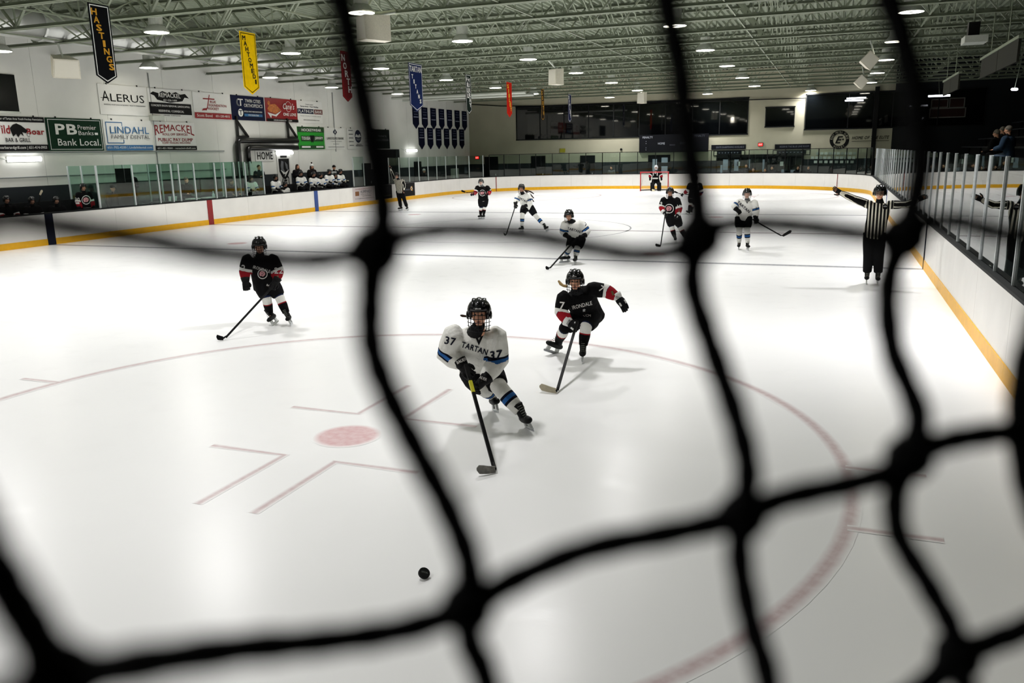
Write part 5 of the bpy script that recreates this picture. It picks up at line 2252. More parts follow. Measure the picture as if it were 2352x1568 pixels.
def finish_figures():
    dgph = bpy.context.evaluated_depsgraph_get()
    dgph.update()
    for o, segs, decals in PENDING:
        me = bpy.data.meshes.new_from_object(o.evaluated_get(dgph))
        old = o.data
        mats = [m for m in old.materials]
        o.modifiers.clear()
        o.data = me
        me.name = old.name
        if not me.materials:
            for m in mats:
                me.materials.append(m)
        me.polygons.foreach_set('use_smooth', [True] * len(me.polygons))
        bpy.data.meshes.remove(old)
        if segs is None:
            continue
        n = len(me.vertices)
        v = np.zeros(n * 3)
        me.vertices.foreach_get('co', v)
        v = v.reshape(-1, 3)
        hem, msh, lat, tr = segs['torso']
        hem, msh, lat = np.array(hem), np.array(msh), np.array(lat)
        ax = (msh - hem) / np.linalg.norm(msh - hem)
        rel = v - hem
        ht = rel @ ax
        la = rel @ lat
        q = rel - np.outer(np.clip(ht, 0, segs['len']), ax)
        dep = q - np.outer(q @ lat, lat)
        dt = np.sqrt((la / 1.1) ** 2 + (dep ** 2).sum(1) * 1.9) / tr
        band = np.full(n, .02)
        armw = np.zeros(n)
        near = np.full(n, 1e9)
        hemv = ht / segs['len'] + .09
        latv = la.copy()
        for s, (S0, E0, W0, r) in segs['arms'].items():
            S0, E0, W0 = map(np.array, (S0, E0, W0))
            L1, L2 = np.linalg.norm(E0 - S0), np.linalg.norm(W0 - E0)
            best = np.full(n, 1e9)
            tb = np.zeros(n)
            offs = np.zeros(n)
            for A, B, o0, L in ((S0, E0, 0, L1), (E0, W0, L1, L2)):
                d = (B - A) / max(L, 1e-6)
                tt = np.clip((v - A) @ d, 0 if o0 else -.05, L)
                P = A + np.outer(tt, d)
                dd = np.linalg.norm(v - P, axis=1)
                m = dd < best
                best[m] = dd[m]
                tb[m] = (tt[m] + o0) / (L1 + L2)
                side = np.cross(d, lat)
                offs[m] = ((v - P) @ (side / max(np.linalg.norm(side), 1e-6)))[m]
            d1 = (E0 - S0) / max(L1, 1e-6)
            p1 = (v - S0) @ d1
            r1 = np.linalg.norm(v - S0 - np.outer(p1, d1), axis=1)
            upper = (p1 < L1 * .99) & (p1 > 0) & (r1 < r * 1.3)
            tb[upper] = p1[upper] / (L1 + L2)
            if segs.get('upper_only'):
                tb = np.clip(p1 / (L1 + L2), .02, .999)
            isarm = (best < r * 1.16) & (tb > .12)
            cl = best < near
            near[cl] = best[cl]
            band[cl] = np.clip(tb[cl], .02, .999)
            armw[isarm & upper if segs.get('upper_only') else isarm] = 1
            hemv[isarm] = .6
            ao = np.abs(offs[isarm])
            latv[isarm] = np.where((ao > .030) & (ao < .056), .012, .046)
        for nm, arr in (('band', band), ('armw', armw), ('hem', np.clip(hemv, 0, 1)), ('lat', latv + 1)):
            at = me.attributes.new(nm, 'FLOAT', 'POINT')
            at.data.foreach_set('value', arr.astype(np.float32))
        if decals:
            bvh = BVHTree.FromPolygons([tuple(x) for x in v], [tuple(p.vertices) for p in me.polygons])
            for d in decals:
                decal(o, bvh, **d)


def decal(o, bvh, u, v, h, text=None, rot=0, m=None, w=None, bold=.03, shape=None, name='print', shear=0, off=.005):
    """print on cloth: flat letters laid on the jersey surface at the given place"""
    d = ray(u, v).normalized()
    if text:
        tv, tf, asp = text_data(text, bold, shear)
        w_ = w or h * asp
        V = [(x * w_, y * h) for x, y in tv]
        F = tf
    else:
        V, F = shape
        V = [(x * h, y * h) for x, y in V]
    bm = bmesh.new()
    per = _TL[(text, bold, shear)] if text else 10 ** 9
    vs = [bm.verts.new((x, y, .0009 * (i // per))) for i, (x, y) in enumerate(V)]
    for f in F:
        try:
            bm.faces.new([vs[i] for i in f])
        except ValueError:
            pass
    bmesh.ops.triangulate(bm, faces=bm.faces)
    lim = max(.012, h / 9)
    for _ in range(3):
        es = [e for e in bm.edges if e.calc_length() > lim]
        if not es or len(bm.verts) > 4000:
            break
        bmesh.ops.subdivide_edges(bm, edges=es, cuts=1)
        bmesh.ops.triangulate(bm, faces=bm.faces)
    c, s_ = math.cos(math.radians(rot)), math.sin(math.radians(rot))
    loc, nr, ix, ds = bvh.ray_cast(CAM, d)
    if loc is None:
        bm.free()
        return
    bad = []
    for x in bm.verts:
        X, Y = x.co.x * c - x.co.y * s_, x.co.x * s_ + x.co.y * c
        P = loc + CR * X + CU * Y
        dd = (P - CAM).normalized()
        l2, n2, i2, d2 = bvh.ray_cast(CAM, dd)
        if l2 is None or abs(d2 - ds) > .35:
            bad.append(x)
        else:
            x.co = l2 - dd * (off + x.co.z)
    if bad:
        bmesh.ops.delete(bm, geom=bad, context='VERTS')
    if len(bm.faces):
        me = bpy.data.meshes.new(name)
        bm.to_mesh(me)
        me.materials.append(m)
        link(name, me, o)
    bm.free()


def part_decal(start, part, **k):
    """print on a glove, helmet or pants: laid on whichever of that person's parts lies at the spot"""
    best = None
    d = ray(k['u'], k['v']).normalized()
    for t in bpy.data.objects:
        if t.get('label', '').startswith(start):
            for o in t.children:
                if o.name.split('.')[0] == part:
                    me = o.data
                    bvh = BVHTree.FromPolygons([tuple(v.co) for v in me.vertices], [tuple(p.vertices) for p in me.polygons])
                    h = bvh.ray_cast(CAM, d)
                    if h[0] is not None and (best is None or h[3] < best[0]):
                        best = (h[3], o, bvh)
    if best:
        decal(best[1], best[2], **k)

# ================================================================== people on the ice
INK_N = mat('print_navy', '0b0f20', .6)
INK_W = mat('print_white', 'd6d4d0', .6)
INK_P = mat('print_pink', 'c98c90', .6)
INK_R = mat('print_red', 'b01c28', .6)
INK_O = mat('print_olive', '5a4c28', .6)
INK_G = mat('print_grey', '9a9c9c', .6)


def ringshape(r0, r1, n=28):
    V = [(r * math.cos(2 * PI * i / n), r * math.sin(2 * PI * i / n)) for r in (r0, r1) for i in range(n)]
    return V, [(i, n + i, n + (i + 1) % n, (i + 1) % n) for i in range(n)]


def polyshape(P):
    return P, [tuple(range(len(P)))]


RING = ringshape(.43, .5)
BLOB = polyshape([(-.30, .02), (-.22, .20), (-.02, .26), (.16, .2), (.26, .06), (.20, -.10), (.10, -.22), (-.08, -.18), (-.14, -.26), (-.26, -.14)])
STROKES = ([(-.16, .10), (.0, .14), (.0, .11), (-.14, .07), (.02, .04), (.14, .08), (.14, .05), (.03, .01), (-.10, -.04), (.08, -.10), (.08, -.13), (-.10, -.08), (-.02, .02), (.02, .02), (.03, -.06), (-.01, -.06)], [(0, 1, 2, 3), (4, 5, 6, 7), (8, 9, 10, 11), (12, 13, 14, 15)])
MARK = polyshape([(-.12, .08), (.02, .14), (.12, .06), (.04, .0), (.08, -.1), (-.02, -.06), (-.1, -.12)])
BAR_ = polyshape([(-.5, -.22), (.5, -.22), (.5, .22), (-.5, .22)])


def crest(u, v, h, rot=0):
    return [dict(u=u, v=v, h=h, shape=RING, m=INK_W, rot=rot, name='crest_ring'), dict(u=u, v=v, h=h * 1.1, shape=BLOB, m=INK_P, rot=rot, name='crest_emblem'), dict(u=u, v=v, h=h * 1.2, shape=STROKES, m=INK_N, rot=rot, name='crest_detail', off=.008)]


class Place:
    """turns photo pixels into points on an upright plane through the ground spot a person stands on"""

    def __init__(s, u, v):
        s.g = hit(u, v, 2, 0)
        n = s.g - CAM
        n.z = 0
        s.D = n.length
        s.n = n.normalized()
        s.r = Vector((s.n.y, -s.n.x, 0))

    def P(s, u, v, dd=0.0):
        d = ray(u, v)
        return CAM + d * ((s.D + dd) / d.dot(s.n))

    def dir(s, x, away, z=0):
        return (s.r * x + s.n * away + Z * z).normalized()


def skater(name, label, base, jo, feet, opts, stick_=None):
    """jo: joint -> (u, v, depth).  feet: A/B -> (u, v on the ice, (x, away) heading, lift)"""
    pl = Place(*base)
    J = {}
    for a, b in jo.items():
        J[a] = pl.P(*b)
    o = dict(opts)
    o['ground'] = pl.g
    k = o.get('k', 1.0)
    for s in 'AB':
        u, v, hd, lift = feet[s][:4]
        g = hit(u, v, 2, lift)
        o['fd' + s] = pl.dir(hd[0], hd[1], hd[2] if len(hd) > 2 else 0)
        kn = J['kn' + s]
        up = (Z * .72 + (kn - g).normalized() * .28).normalized()
        if len(feet[s]) > 4:
            up = pl.dir(*feet[s][4])
        o['up' + s] = up
        J['an' + s] = g + up * (SKATE_H * k + .0) - o['fd' + s] * .02
    o['face'] = pl.dir(*o['face'])
    if 'head_up' in o:
        o['head_up'] = pl.dir(*o['head_up'])
    if 'tail' in o:
        o['tail'] = [pl.P(*q) for q in o['tail']]
    for s in 'AB':
        if 'hl' + s in o:
            o['handlat' + s] = pl.dir(*o['hl' + s])
    t = figure(name, label, J, o)
    if stick_:
        sd = dict(stick_)
        lab, top, heel, toe = sd.pop('label'), sd.pop('top'), sd.pop('heel'), sd.pop('toe')

        def pt(q):
            return hit(q[0], q[1], 2, q[3]) if len(q) == 4 else pl.P(*q)
        stick(lab, pt(top), pt(heel), pt(toe), **sd)
    return t


HOMEO = dict(jersey=JH, sock=SH_, gloves=(GLV, GLV), helmet='cage', group='players in white on the ice')
AWAYO = dict(jersey=JA, sock=SA_, gloves=(GLV, GLW), helmet='cage', group='players in black on the ice')
GND = lambda u, v, z=.004: (u, v, 0, z)

skater('p37', 'player in white jersey number 37 leaning forward over the stick, nearest the camera', (1180, 975),
       dict(head=(1101, 722, -.30), neck=(1100, 757, -.20), shA=(1044, 766, -.16), shB=(1138, 768, -.12), elA=(1026, 814, -.08), wrA=(1062, 838, -.22), haA=(1080, 862, -.28),
            elB=(1145, 826, -.10), wrB=(1112, 872, -.28), haB=(1092, 890, -.34), pel=(1102, 846, .22), knA=(1108, 890, .05), knB=(1146, 888, -.02)),
       dict(A=(1139, 948, (.25, -1), .01, (-.15, .25, 1)), B=(1218, 988, (.35, -1), .004, (-.45, .1, 1))),
       dict(HOMEO, vox=.012, armr=(.110, .100, .07), bulk=1.02, face=(-.05, -1, .02), wire=.0034, tail=[(1078, 724, -.2), (1070, 726, -.16), (1062, 725, -.14), (1058, 724, -.14)], tailr=.012, sockr=1.08,
            hlA=(.4, .2, 1), hlB=(.6, .3, .8),
            decals=[dict(u=1034, v=783, h=.075, text='37', rot=-12, m=INK_N, bold=.05), dict(u=1139, v=815, h=.085, text='37', rot=8, m=INK_N, bold=.06, shear=.2),
                    dict(u=1090, v=800, h=.055, w=.26, text='TARTAN', rot=-18, m=INK_N, bold=.05),
                    dict(u=1100, v=776, h=.16, shape=polyshape([(-.42, .5), (0, -.45), (.42, .5), (.28, .5), (0, -.15), (-.28, .5)]), m=NECKG, name='collar_trim')]),
       dict(label='dark stick with worn grey blade held by white number 37', top=(1070, 838, -.30), heel=GND(1138, 1085), toe=GND(1098, 1094), tape=TAPEG, mark=mat('stick_yellow', 'b9b41e', .5)))

skater('p7', 'player in black jersey number 7 with one arm stretched out, behind number 37', (1310, 825),
       dict(head=(1321, 646, -.20), neck=(1328, 672, -.12), shA=(1296, 681, -.10), shB=(1360, 664, -.05), elA=(1289, 716, -.14), wrA=(1307, 740, -.26), haA=(1324, 752, -.32),
            elB=(1393, 668, -.06), wrB=(1419, 683, -.10), haB=(1434, 704, -.14), pel=(1350, 722, .18), knA=(1298, 752, -.06), knB=(1346, 750, -.08), hipA=(1333, 728, .14), hipB=(1362, 726, .12)),
       dict(A=(1266, 812, (-.75, -.6), .004, (.5, .1, 1)), B=(1338, 829, (-.05, -1), .004)),
       dict(AWAYO, vox=.013, face=(-.05, -1, .0), haircol=BLONDE, tail=[(1302, 657, -.1), (1294, 656, -.08), (1288, 652, -.06), (1283, 645, -.05)], tailr=.02, gripB=False, wire=.0034,
            hlA=(.5, .2, .8), hlB=(.5, .5, .6),
            decals=[dict(u=1291, v=702, h=.10, text='7', rot=-4, m=INK_W, bold=.04), dict(u=1382, v=663, h=.08, text='7', rot=-30, m=INK_W, bold=.04),
                    dict(u=1337, v=701, h=.05, w=.26, text='IRONDALE', rot=14, m=INK_W, bold=.02), dict(u=1342, v=713, h=.16, shape=MARK, m=INK_G, name='crest_detail'),
                    dict(u=1407, v=673, h=.055, shape=BAR_, m=INK_O, rot=-68, name='sleeve_patch', off=.008)]),
       dict(label='dark stick with beige taped blade held low by black number 7', top=(1326, 738, -.36), heel=GND(1278, 903), toe=GND(1238, 899), tape=TAPEB))

skater('p22', 'player in black jersey number 22 gliding on the left', (650, 744),
       dict(head=(596, 566, -.08), neck=(597, 582, -.02), shA=(569, 594, -.02), shB=(626, 594, .02), elA=(562, 622, -.02), wrA=(564, 645, -.10), haA=(566, 662, -.14),
            elB=(640, 622, -.02), wrB=(634, 645, -.16), haB=(624, 662, -.22), pel=(610, 648, .12), knA=(612, 684, -.02), knB=(642, 682, -.02), hipA=(600, 652, .1), hipB=(624, 652, .1)),
       dict(A=(634, 743, (-.35, -.8), .01, (-.55, .1, 1)), B=(671, 745, (-.10, -1), .004, (-.42, .1, 1))),
       dict(AWAYO, vox=.015, face=(-.1, -1, -.2), gloves=(GLV, GLV),
            decals=[dict(u=559, v=615, h=.10, text='2', m=INK_W, bold=.03), dict(u=640, v=621, h=.10, text='22', m=INK_W, bold=.03), dict(u=601, v=618, h=.05, w=.28, text='IRONDALE', rot=-16, m=INK_W), *crest(603, 629, .16, -15),
                    dict(u=638, v=637, h=.06, shape=BAR_, m=INK_O, name='sleeve_patch', rot=90, off=.008)]),
       dict(label='black stick reaching to the ice at the left of number 22', top=(628, 656, -.26), heel=GND(513, 781), toe=GND(499, 783), tape=TAPE))

skater('pa', 'player in black standing by the far left boards with stick held level', (1107, 503),
       dict(head=(1105, 419, 0), neck=(1107, 427, 0), shA=(1097, 430, 0), shB=(1119, 430, 0), elA=(1093, 440, -.08), wrA=(1089, 445, -.22), haA=(1084, 446, -.26),
            elB=(1125, 440, -.05), wrB=(1122, 445, -.22), haB=(1117, 446, -.26), pel=(1110, 456, .02), knA=(1105, 476, -.04), knB=(1113, 476, -.02)),
       dict(A=(1103, 502.5, (-.5, -.8), .004), B=(1110, 503, (-.4, -.8), .004)),
       dict(AWAYO, vox=.02, face=(-.1, -1, -.05), gloves=(GLV, GLR), cagecol=CAGEL, decals=crest(1108, 443, .26)),
       dict(label='stick held level across the waist by the far black player', top=(1129, 437.5, -.3), heel=(1068, 442.5, -.3), toe=(1059, 441, -.3)))

skater('pb', 'player in white with a flying ponytail striding in the middle distance', (1215, 532),
       dict(head=(1198, 433, -.10), neck=(1200, 443, -.05), shA=(1191, 448, -.08), shB=(1212, 447, .02), elA=(1186, 460, -.12), wrA=(1184, 468, -.2), haA=(1184, 474, -.22),
            elB=(1218, 462, -.06), wrB=(1207, 472, -.2), haB=(1199, 475, -.24), pel=(1211, 474, .08), knA=(1200, 492, -.06), knB=(1230, 495, .02)),
       dict(A=(1198, 532.5, (-.5, -.8), .004), B=(1258, 531, (.45, -.8), .03, (-.5, .1, 1))),
       dict(HOMEO, vox=.018, face=(-.35, -1, -.05), tail=[(1205, 437, .05), (1212, 441, .1), (1219, 447, .12), (1226, 455, .12)], tailr=.022, strands=(0, .05, -.04),
            decals=[dict(u=1200, v=458, h=.07, w=.36, text='TARTAN', rot=-28, m=INK_N, bold=.04), dict(u=1216, v=459, h=.10, text='15', m=INK_N, bold=.04)]),
       dict(label='stick slanting to the ice in front of the white player with ponytail', top=(1187, 463, -.24), heel=GND(1162, 541), toe=GND(1157, 541)))

skater('pc', 'player in white crouching over the stick in the centre of the photo', (1315, 606),
       dict(head=(1307, 496, -.14), neck=(1311, 508, -.06), shA=(1298, 513, -.10), shB=(1334, 511, .0), elA=(1293, 532, -.08), wrA=(1301, 541, -.2), haA=(1307, 546, -.26),
            elB=(1349, 531, -.02), wrB=(1341, 541, -.16), haB=(1333, 545, -.22), pel=(1325, 546, .14), knA=(1308, 569, -.06), knB=(1326, 570, -.06), hipA=(1316, 548, .1), hipB=(1335, 548, .1)),
       dict(A=(1298, 602, (-.9, -.35), .004), B=(1321, 607, (-.2, -1), .004)),
       dict(HOMEO, vox=.016, face=(-.15, -1, -.1), wire=.0034,
            decals=[dict(u=1346, v=515, h=.09, text='7', rot=-4, m=INK_N, bold=.03), dict(u=1318, v=528, h=.06, w=.32, text='TARTAN', rot=-16, m=INK_N, bold=.04)]),
       dict(label='stick slanting down left from the crouching white player', top=(1326, 545, -.28), heel=GND(1260, 619), toe=GND(1255, 620), grip=TAPE))

skater('pd', 'player in black with round chest crest gliding upright, number 19', (1565, 557),
       dict(head=(1539, 442, -.04), neck=(1541, 452, .0), shA=(1525, 458, 0), shB=(1555, 458, 0), elA=(1519, 475, -.06), wrA=(1524, 487, -.2), haA=(1530, 493, -.26),
            elB=(1561, 478, -.04), wrB=(1558, 492, -.16), haB=(1552, 499, -.22), pel=(1545, 494, .06), knA=(1543, 521, -.04), knB=(1562, 521, -.02)),
       dict(A=(1555, 557.5, (.0, -1), .004, (-.4, .05, 1)), B=(1580, 557.5, (.1, -1), .004, (-.45, .05, 1))),
       dict(AWAYO, vox=.017, face=(-.05, -1, -.05), wire=.0034,
            decals=[*crest(1537, 479, .27), dict(u=1560, v=474, h=.10, text='19', m=INK_W, bold=.03), dict(u=1519, v=467, h=.09, text='9', m=INK_W, bold=.03), dict(u=1560, v=484, h=.07, shape=BAR_, m=INK_O, rot=90, name='sleeve_patch', off=.008)]),
       dict(label='black stick hanging straight down from black number 19', top=(1529, 484, -.28), heel=GND(1517, 567), toe=GND(1505, 567)))

skater('pe', 'player in black number 9 seen from behind near the far goal', (1580, 493),
       dict(head=(1596, 411, 0), neck=(1596, 420, 0), shA=(1585, 423, -.02), shB=(1607, 423, .02), elA=(1580, 437, .05), wrA=(1571, 444, .16), haA=(1567, 447, .2),
            elB=(1611, 440, .05), wrB=(1606, 449, .2), haB=(1600, 450, .25), pel=(1593, 450, 0), knA=(1587, 466, .06), knB=(1592, 467, .1)),
       dict(A=(1579, 493, (-.5, .8), .004, (.3, 0, 1)), B=(1585, 491.5, (-.4, .9), .004, (.3, 0, 1))),
       dict(AWAYO, vox=.02, face=(-.3, 1, 0), facedet=True, decals=[dict(u=1601, v=431.5, h=.26, text='9', rot=0, m=INK_G, bold=.03)]),
       dict(label='stick held level beyond the player with number 9', top=(1608, 449, .26), heel=(1556, 444, .26), toe=(1548, 443, .26)))

skater('pf', 'player in white standing upright with stick out to the right', (1706, 575),
       dict(head=(1716, 446, -.02), neck=(1716, 457, 0), shA=(1700, 463, 0), shB=(1732, 464, 0), elA=(1687, 474, -.12), wrA=(1692, 481, -.26), haA=(1697, 486, -.3),
            elB=(1737, 484, 0), wrB=(1736, 500, -.05), haB=(1737, 509, -.08), pel=(1708, 497, .03), knA=(1698, 525, -.03), knB=(1716, 525, -.03)),
       dict(A=(1697, 572, (-.05, -1), .004), B=(1717, 575, (.2, -1), .004)),
       dict(HOMEO, vox=.017, face=(0, -1, -.05), cagecol=CAGEL, wire=.0034,
            decals=[dict(u=1708, v=475, h=.07, w=.42, text='TARTAN', rot=-42, m=INK_N, bold=.05), dict(u=1737, v=479, h=.09, text='1', m=INK_N, bold=.04), dict(u=1685, v=461, h=.07, text='2', rot=30, m=INK_N, bold=.04),
                    dict(u=1716, v=462, h=.15, shape=polyshape([(-.48, .5), (0, -.45), (.48, .5), (.34, .5), (0, -.2), (-.34, .5)]), m=NECKG, name='collar_trim')]),
       dict(label='dark stick pointing right with its blade lifted off the ice', top=(1729, 504, -.12), heel=(1799, 543.5, -.1), toe=(1820, 534, -.1), tape=mat('blade_dark', '1b1c1c', .7)))

# goaltender
skater('goalie', 'goaltender in black with white mask in front of the far goal', (1505, 438),
       dict(head=(1507, 385, -.1), neck=(1506.5, 391.5, -.06), shA=(1498, 395.5, 0), shB=(1515, 395.5, 0), elA=(1493, 404, -.05), wrA=(1493, 409, -.12), haA=(1493, 413, -.16),
            elB=(1519, 404, -.05), wrB=(1519, 409, -.12), haB=(1519, 413, -.16), pel=(1506, 412, .05), knA=(1500, 424, -.12), knB=(1513, 424, -.12)),
       dict(A=(1499, 438, (-.1, -1), .004), B=(1514, 438, (.1, -1), .004)),
       dict(AWAYO, vox=.022, face=(0, -1, -.08), helmet='goalie', bulk=1.12, group=None, gloves=(GLV, GLV), decals=[dict(u=1505, v=397.5, h=.34, text='M', m=INK_W, bold=.02)]),
       dict(label='pale goalie stick held between the leg pads', top=(1500, 412, -.3), heel=GND(1504, 439), toe=GND(1497, 439), tape=mat('goalie_stick', 'd8cfae', .6), k=1.6))
gl = [o for o in bpy.data.objects if o.get('label', '').startswith('goaltender')][0]
pl = Place(1505, 438)
PADM = mat('goalie_pad', '0d0e10', .6)
for u in (1498.5, 1514):
    q = MB()
    A, B = pl.P(u, 420, -.24), pl.P(u, 437, -.24)
    q.cap_loft([A, A.lerp(B, .5), B], [(.13, .08), (.14, .09), (.14, .08)], pl.r, 12)
    q.build('leg_pad', PADM, gl, True)
q = MB()
A = pl.P(1505, 409.5, -.2)
q.cap_loft([A - pl.r * .15, A + pl.r * .15], [(.05, .07)] * 2, Z, 10)
q.build('chest_band', GLW, gl, True)

# ---------------- officials
REFO = dict(jersey=JR, longpants=True, thinglove=True, pants=PNT, helmet='visor', collar=NECKG, armr=(.085, .07, .05), group='referees', bulk=.92)
skater('ref_r', 'referee in striped shirt gliding by the right boards with both arms spread', (2003, 653),
       dict(head=(2021, 444, -.03), neck=(2021, 459, 0), shA=(1996, 470, 0), shB=(2045, 470, 0), elA=(1960, 456, -.02), wrA=(1932, 443, -.02), haA=(1912, 432, -.02),
            elB=(2081, 470, -.02), wrB=(2107, 459, -.02), haB=(2126, 450, -.02), pel=(2009, 533, .03), knA=(1994, 587, -.02), knB=(2019, 588, -.02)),
       dict(A=(1990, 651, (.0, -1), .004, (0, 0, 1)), B=(2015, 653, (.05, -1), .004, (0, 0, 1))),
       dict(REFO, vox=.014, face=(-.05, -1, -.05), hlA=(0, .3, -1), hlB=(0, .3, 1), k=1.05,
            decals=[dict(u=2033, v=476, h=.11, shape=polyshape([(-.4, .5), (.4, .5), (.4, -.2), (0, -.5), (-.4, -.2)]), m=NECKG, name='chest_badge'), dict(u=2033, v=476, h=.08, shape=polyshape([(-.4, .3), (.4, .3), (.4, .1), (-.4, .1)]), m=INK_G, name='badge_mark', off=.008)]))
skater('ref_l', 'referee in striped shirt at the far left boards with one arm raised', (927, 484),
       dict(head=(911.5, 404, -.02), neck=(914, 410, 0), shA=(907, 414, 0), shB=(924, 414, 0), elA=(901, 400, -.02), wrA=(897, 388, -.02), haA=(895, 382, -.02),
            elB=(929, 425, -.03), wrB=(928, 436, -.08), haB=(927, 442, -.1), pel=(918.5, 438, .03), knA=(918, 461, -.03), knB=(929, 460, -.03)),
       dict(A=(920, 483.5, (-.7, -.7), .004), B=(937, 483, (-.3, -1), .004, (-.3, 0, 1))),
       dict(REFO, vox=.02, face=(-.3, -1, -.05), k=1.05))

# ================================================================== people off the ice
def seated(head, face, o, label, name='bench_person', zfloor=.38):
    h = Vector(head)
    f = Vector((math.cos(face), math.sin(face), 0))
    l = f.cross(Z)
    k = o.get('k', .95)
    J = dict(head=h, neck=h - Z * .15 - f * .03)
    sh = J['neck'] - Z * .06
    J['shA'], J['shB'] = sh - l * .19, sh + l * .19
    pel = sh - Z * .47 - f * .06
    J['pel'] = pel
    for s, g in (('A', -1), ('B', 1)):
        J['el' + s] = J['sh' + s] - Z * .26 + f * .06 + l * (g * .05)
        J['wr' + s] = J['el' + s] + f * .20 - Z * .04 - l * (g * .06)
        J['ha' + s] = J['wr' + s] + f * .08 - Z * .03
        J['kn' + s] = pel + f * .40 + l * (g * .12) - Z * .07
        J['an' + s] = Vector((J['kn' + s].x, J['kn' + s].y, zfloor + .12)) - f * .05
    o = dict(o, ground=Vector((pel.x, pel.y, zfloor)), face=f - Z * .05, vox=.025, k=k, facedet=o.get('facedet', True), wire=.004)
    o['handlatA'] = o['handlatB'] = l
    return figure(name, label, J, o)


def standing(head, face, o, label, zfloor, name='standing_person'):
    h = Vector(head)
    f = Vector((math.cos(face), math.sin(face), 0))
    l = f.cross(Z)
    H = h.z - zfloor
    J = dict(head=h, neck=h - Z * .15 - f * .02)
    sh = J['neck'] - Z * .05
    J['shA'], J['shB'] = sh - l * .18, sh + l * .18
    pel = Vector((h.x, h.y, zfloor + H * .56))
    J['pel'] = pel
    for s, g in (('A', -1), ('B', 1)):
        J['el' + s] = J['sh' + s] - Z * .28 + l * (g * .06)
        if o.get('arms') == 'crossed':
            J['wr' + s] = J['el' + s] + f * .18 - l * (g * .16) + Z * .06
        else:
            J['wr' + s] = J['el' + s] - Z * .22 + f * .08
        J['ha' + s] = J['wr' + s] + (J['wr' + s] - J['el' + s]).normalized() * .08
        J['kn' + s] = Vector((pel.x, pel.y, zfloor + H * .29)) + l * (g * .10) + f * .02
        J['an' + s] = Vector((pel.x, pel.y, zfloor + .09)) + l * (g * .11)
    o = dict(o, ground=Vector((pel.x, pel.y, zfloor)), face=f - Z * .03, vox=.025, longpants=True, skates=False)
    o['handlatA'] = o['handlatB'] = l
    return figure(name, label, J, o)


FX = 0.0       # facing the ice (+X)
BH = dict(jersey=JH, sock=SG_, gloves=(GLV, GLV), helmet='cage', skates=True, group='home players on the bench', fdA=(1, 0, 0), fdB=(1, 0, 0), upA=(0, 0, 1), upB=(0, 0, 1))
BA = dict(BH, jersey=JA, sock=SA_, group='visiting players on the bench')
nm = ['leftmost, behind the glass', 'second from the left, just right of the glass', 'low between the crest poster sticks', 'under the long-haired woman', 'under the white hat', 'smaller, right of the white hat', 'tall, left of the capped coach', 'low, before the capped coach', 'rightmost']
for i, (u, v) in enumerate(((577, 410), (633, 408), (655, 424), (691, 399), (720, 401), (737, 403), (756, 395), (769.5, 403.5), (782, 394.5))):
    seated(hit(u, v, 0, -13.65 - .12 * (i % 2)), FX - .35 + .12 * (i % 3), BH, 'home player in white on the bench, ' + nm[i])
for i, (u, v, lb) in enumerate(((15, 460, 'visiting player in black low at the left edge of the bench'), (73, 462, 'visiting player in black low on the bench, second from the left edge'), (129, 461, 'visiting player in black low on the bench above the navy board stripe'))):
    seated(hit(u, v, 0, -13.7), FX - .3, BA, lb)
standing(hit(191, 431, 0, -13.7), FX - .35, dict(BA, pants=PNT, decals=[dict(u=177, v=458, h=.13, text='20', m=INK_W, bold=.02), dict(u=178, v=466.5, h=.14, shape=BAR_, m=INK_W, name='sleeve_band'), *crest(198, 459, .32)]), 'visiting player number 20 standing at the bench', .38)
CIV = dict(sport=False, skates=False)
standing(hit(259, 433, 0, -13.8), FX - .3, dict(CIV, jersey=jacket('0c0d0f'), pants=PNT, helmet='cap', group='bench staff'), 'visiting coach in black cap and jacket behind the boards', .38)
standing(hit(297, 398, 0, -14.0), FX - .4, dict(CIV, jersey=jacket('0a0b0c'), pants=PNT, helmet='cap', arms='crossed', group='bench staff'), 'dark dressed person standing in the penalty box doorway', .38)
seated(hit(428, 414, 0, -13.8), FX - .2, dict(CIV, jersey=jacket('101113'), pants=PNT, hair='short', haircol=GREYH, longpants=True, group='score table staff'), 'grey-haired person in dark coat at the score table')
seated(hit(532, 418, 0, -13.8), FX - .2, dict(CIV, jersey=jacket('0c0c0e'), pants=PNT, hair='short', longpants=True, group='score table staff'), 'dark-haired person in dark coat in the right penalty box')
standing(hit(594.5, 385, 0, -14.5), FX - .35, dict(CIV, jersey=jacket('15181c'), pants=mat('trousers_grey', '34322e', .8), hair='short', arms='crossed', group='bench staff'), 'man in dark jacket standing behind the glass beside the home bench', .56)
standing(hit(683, 383, 0, -14.6), FX - .3, dict(CIV, jersey=jacket('0d0e10'), pants=PNT, hair='long', arms='crossed', group='bench staff'), 'woman with long brown hair standing behind the home bench', .56)
standing(hit(716, 383, 0, -14.6), FX - .3, dict(CIV, jersey=jacket('0e0d0c'), pants=PNT, hair='long', helmet='beanie', pom=True, arms='crossed', group='bench staff'), 'woman in white knit hat with pompom behind the home bench', .56)
standing(hit(767, 385, 0, -14.6), FX - .3, dict(CIV, jersey=jacket('14161a'), pants=PNT, helmet='cap', hair='short', group='bench staff', decals=[dict(u=767, v=396, h=.28, shape=BAR_, m=INK_G, name='paper_print')]), 'coach in dark cap standing behind the right end of the home bench', .56)
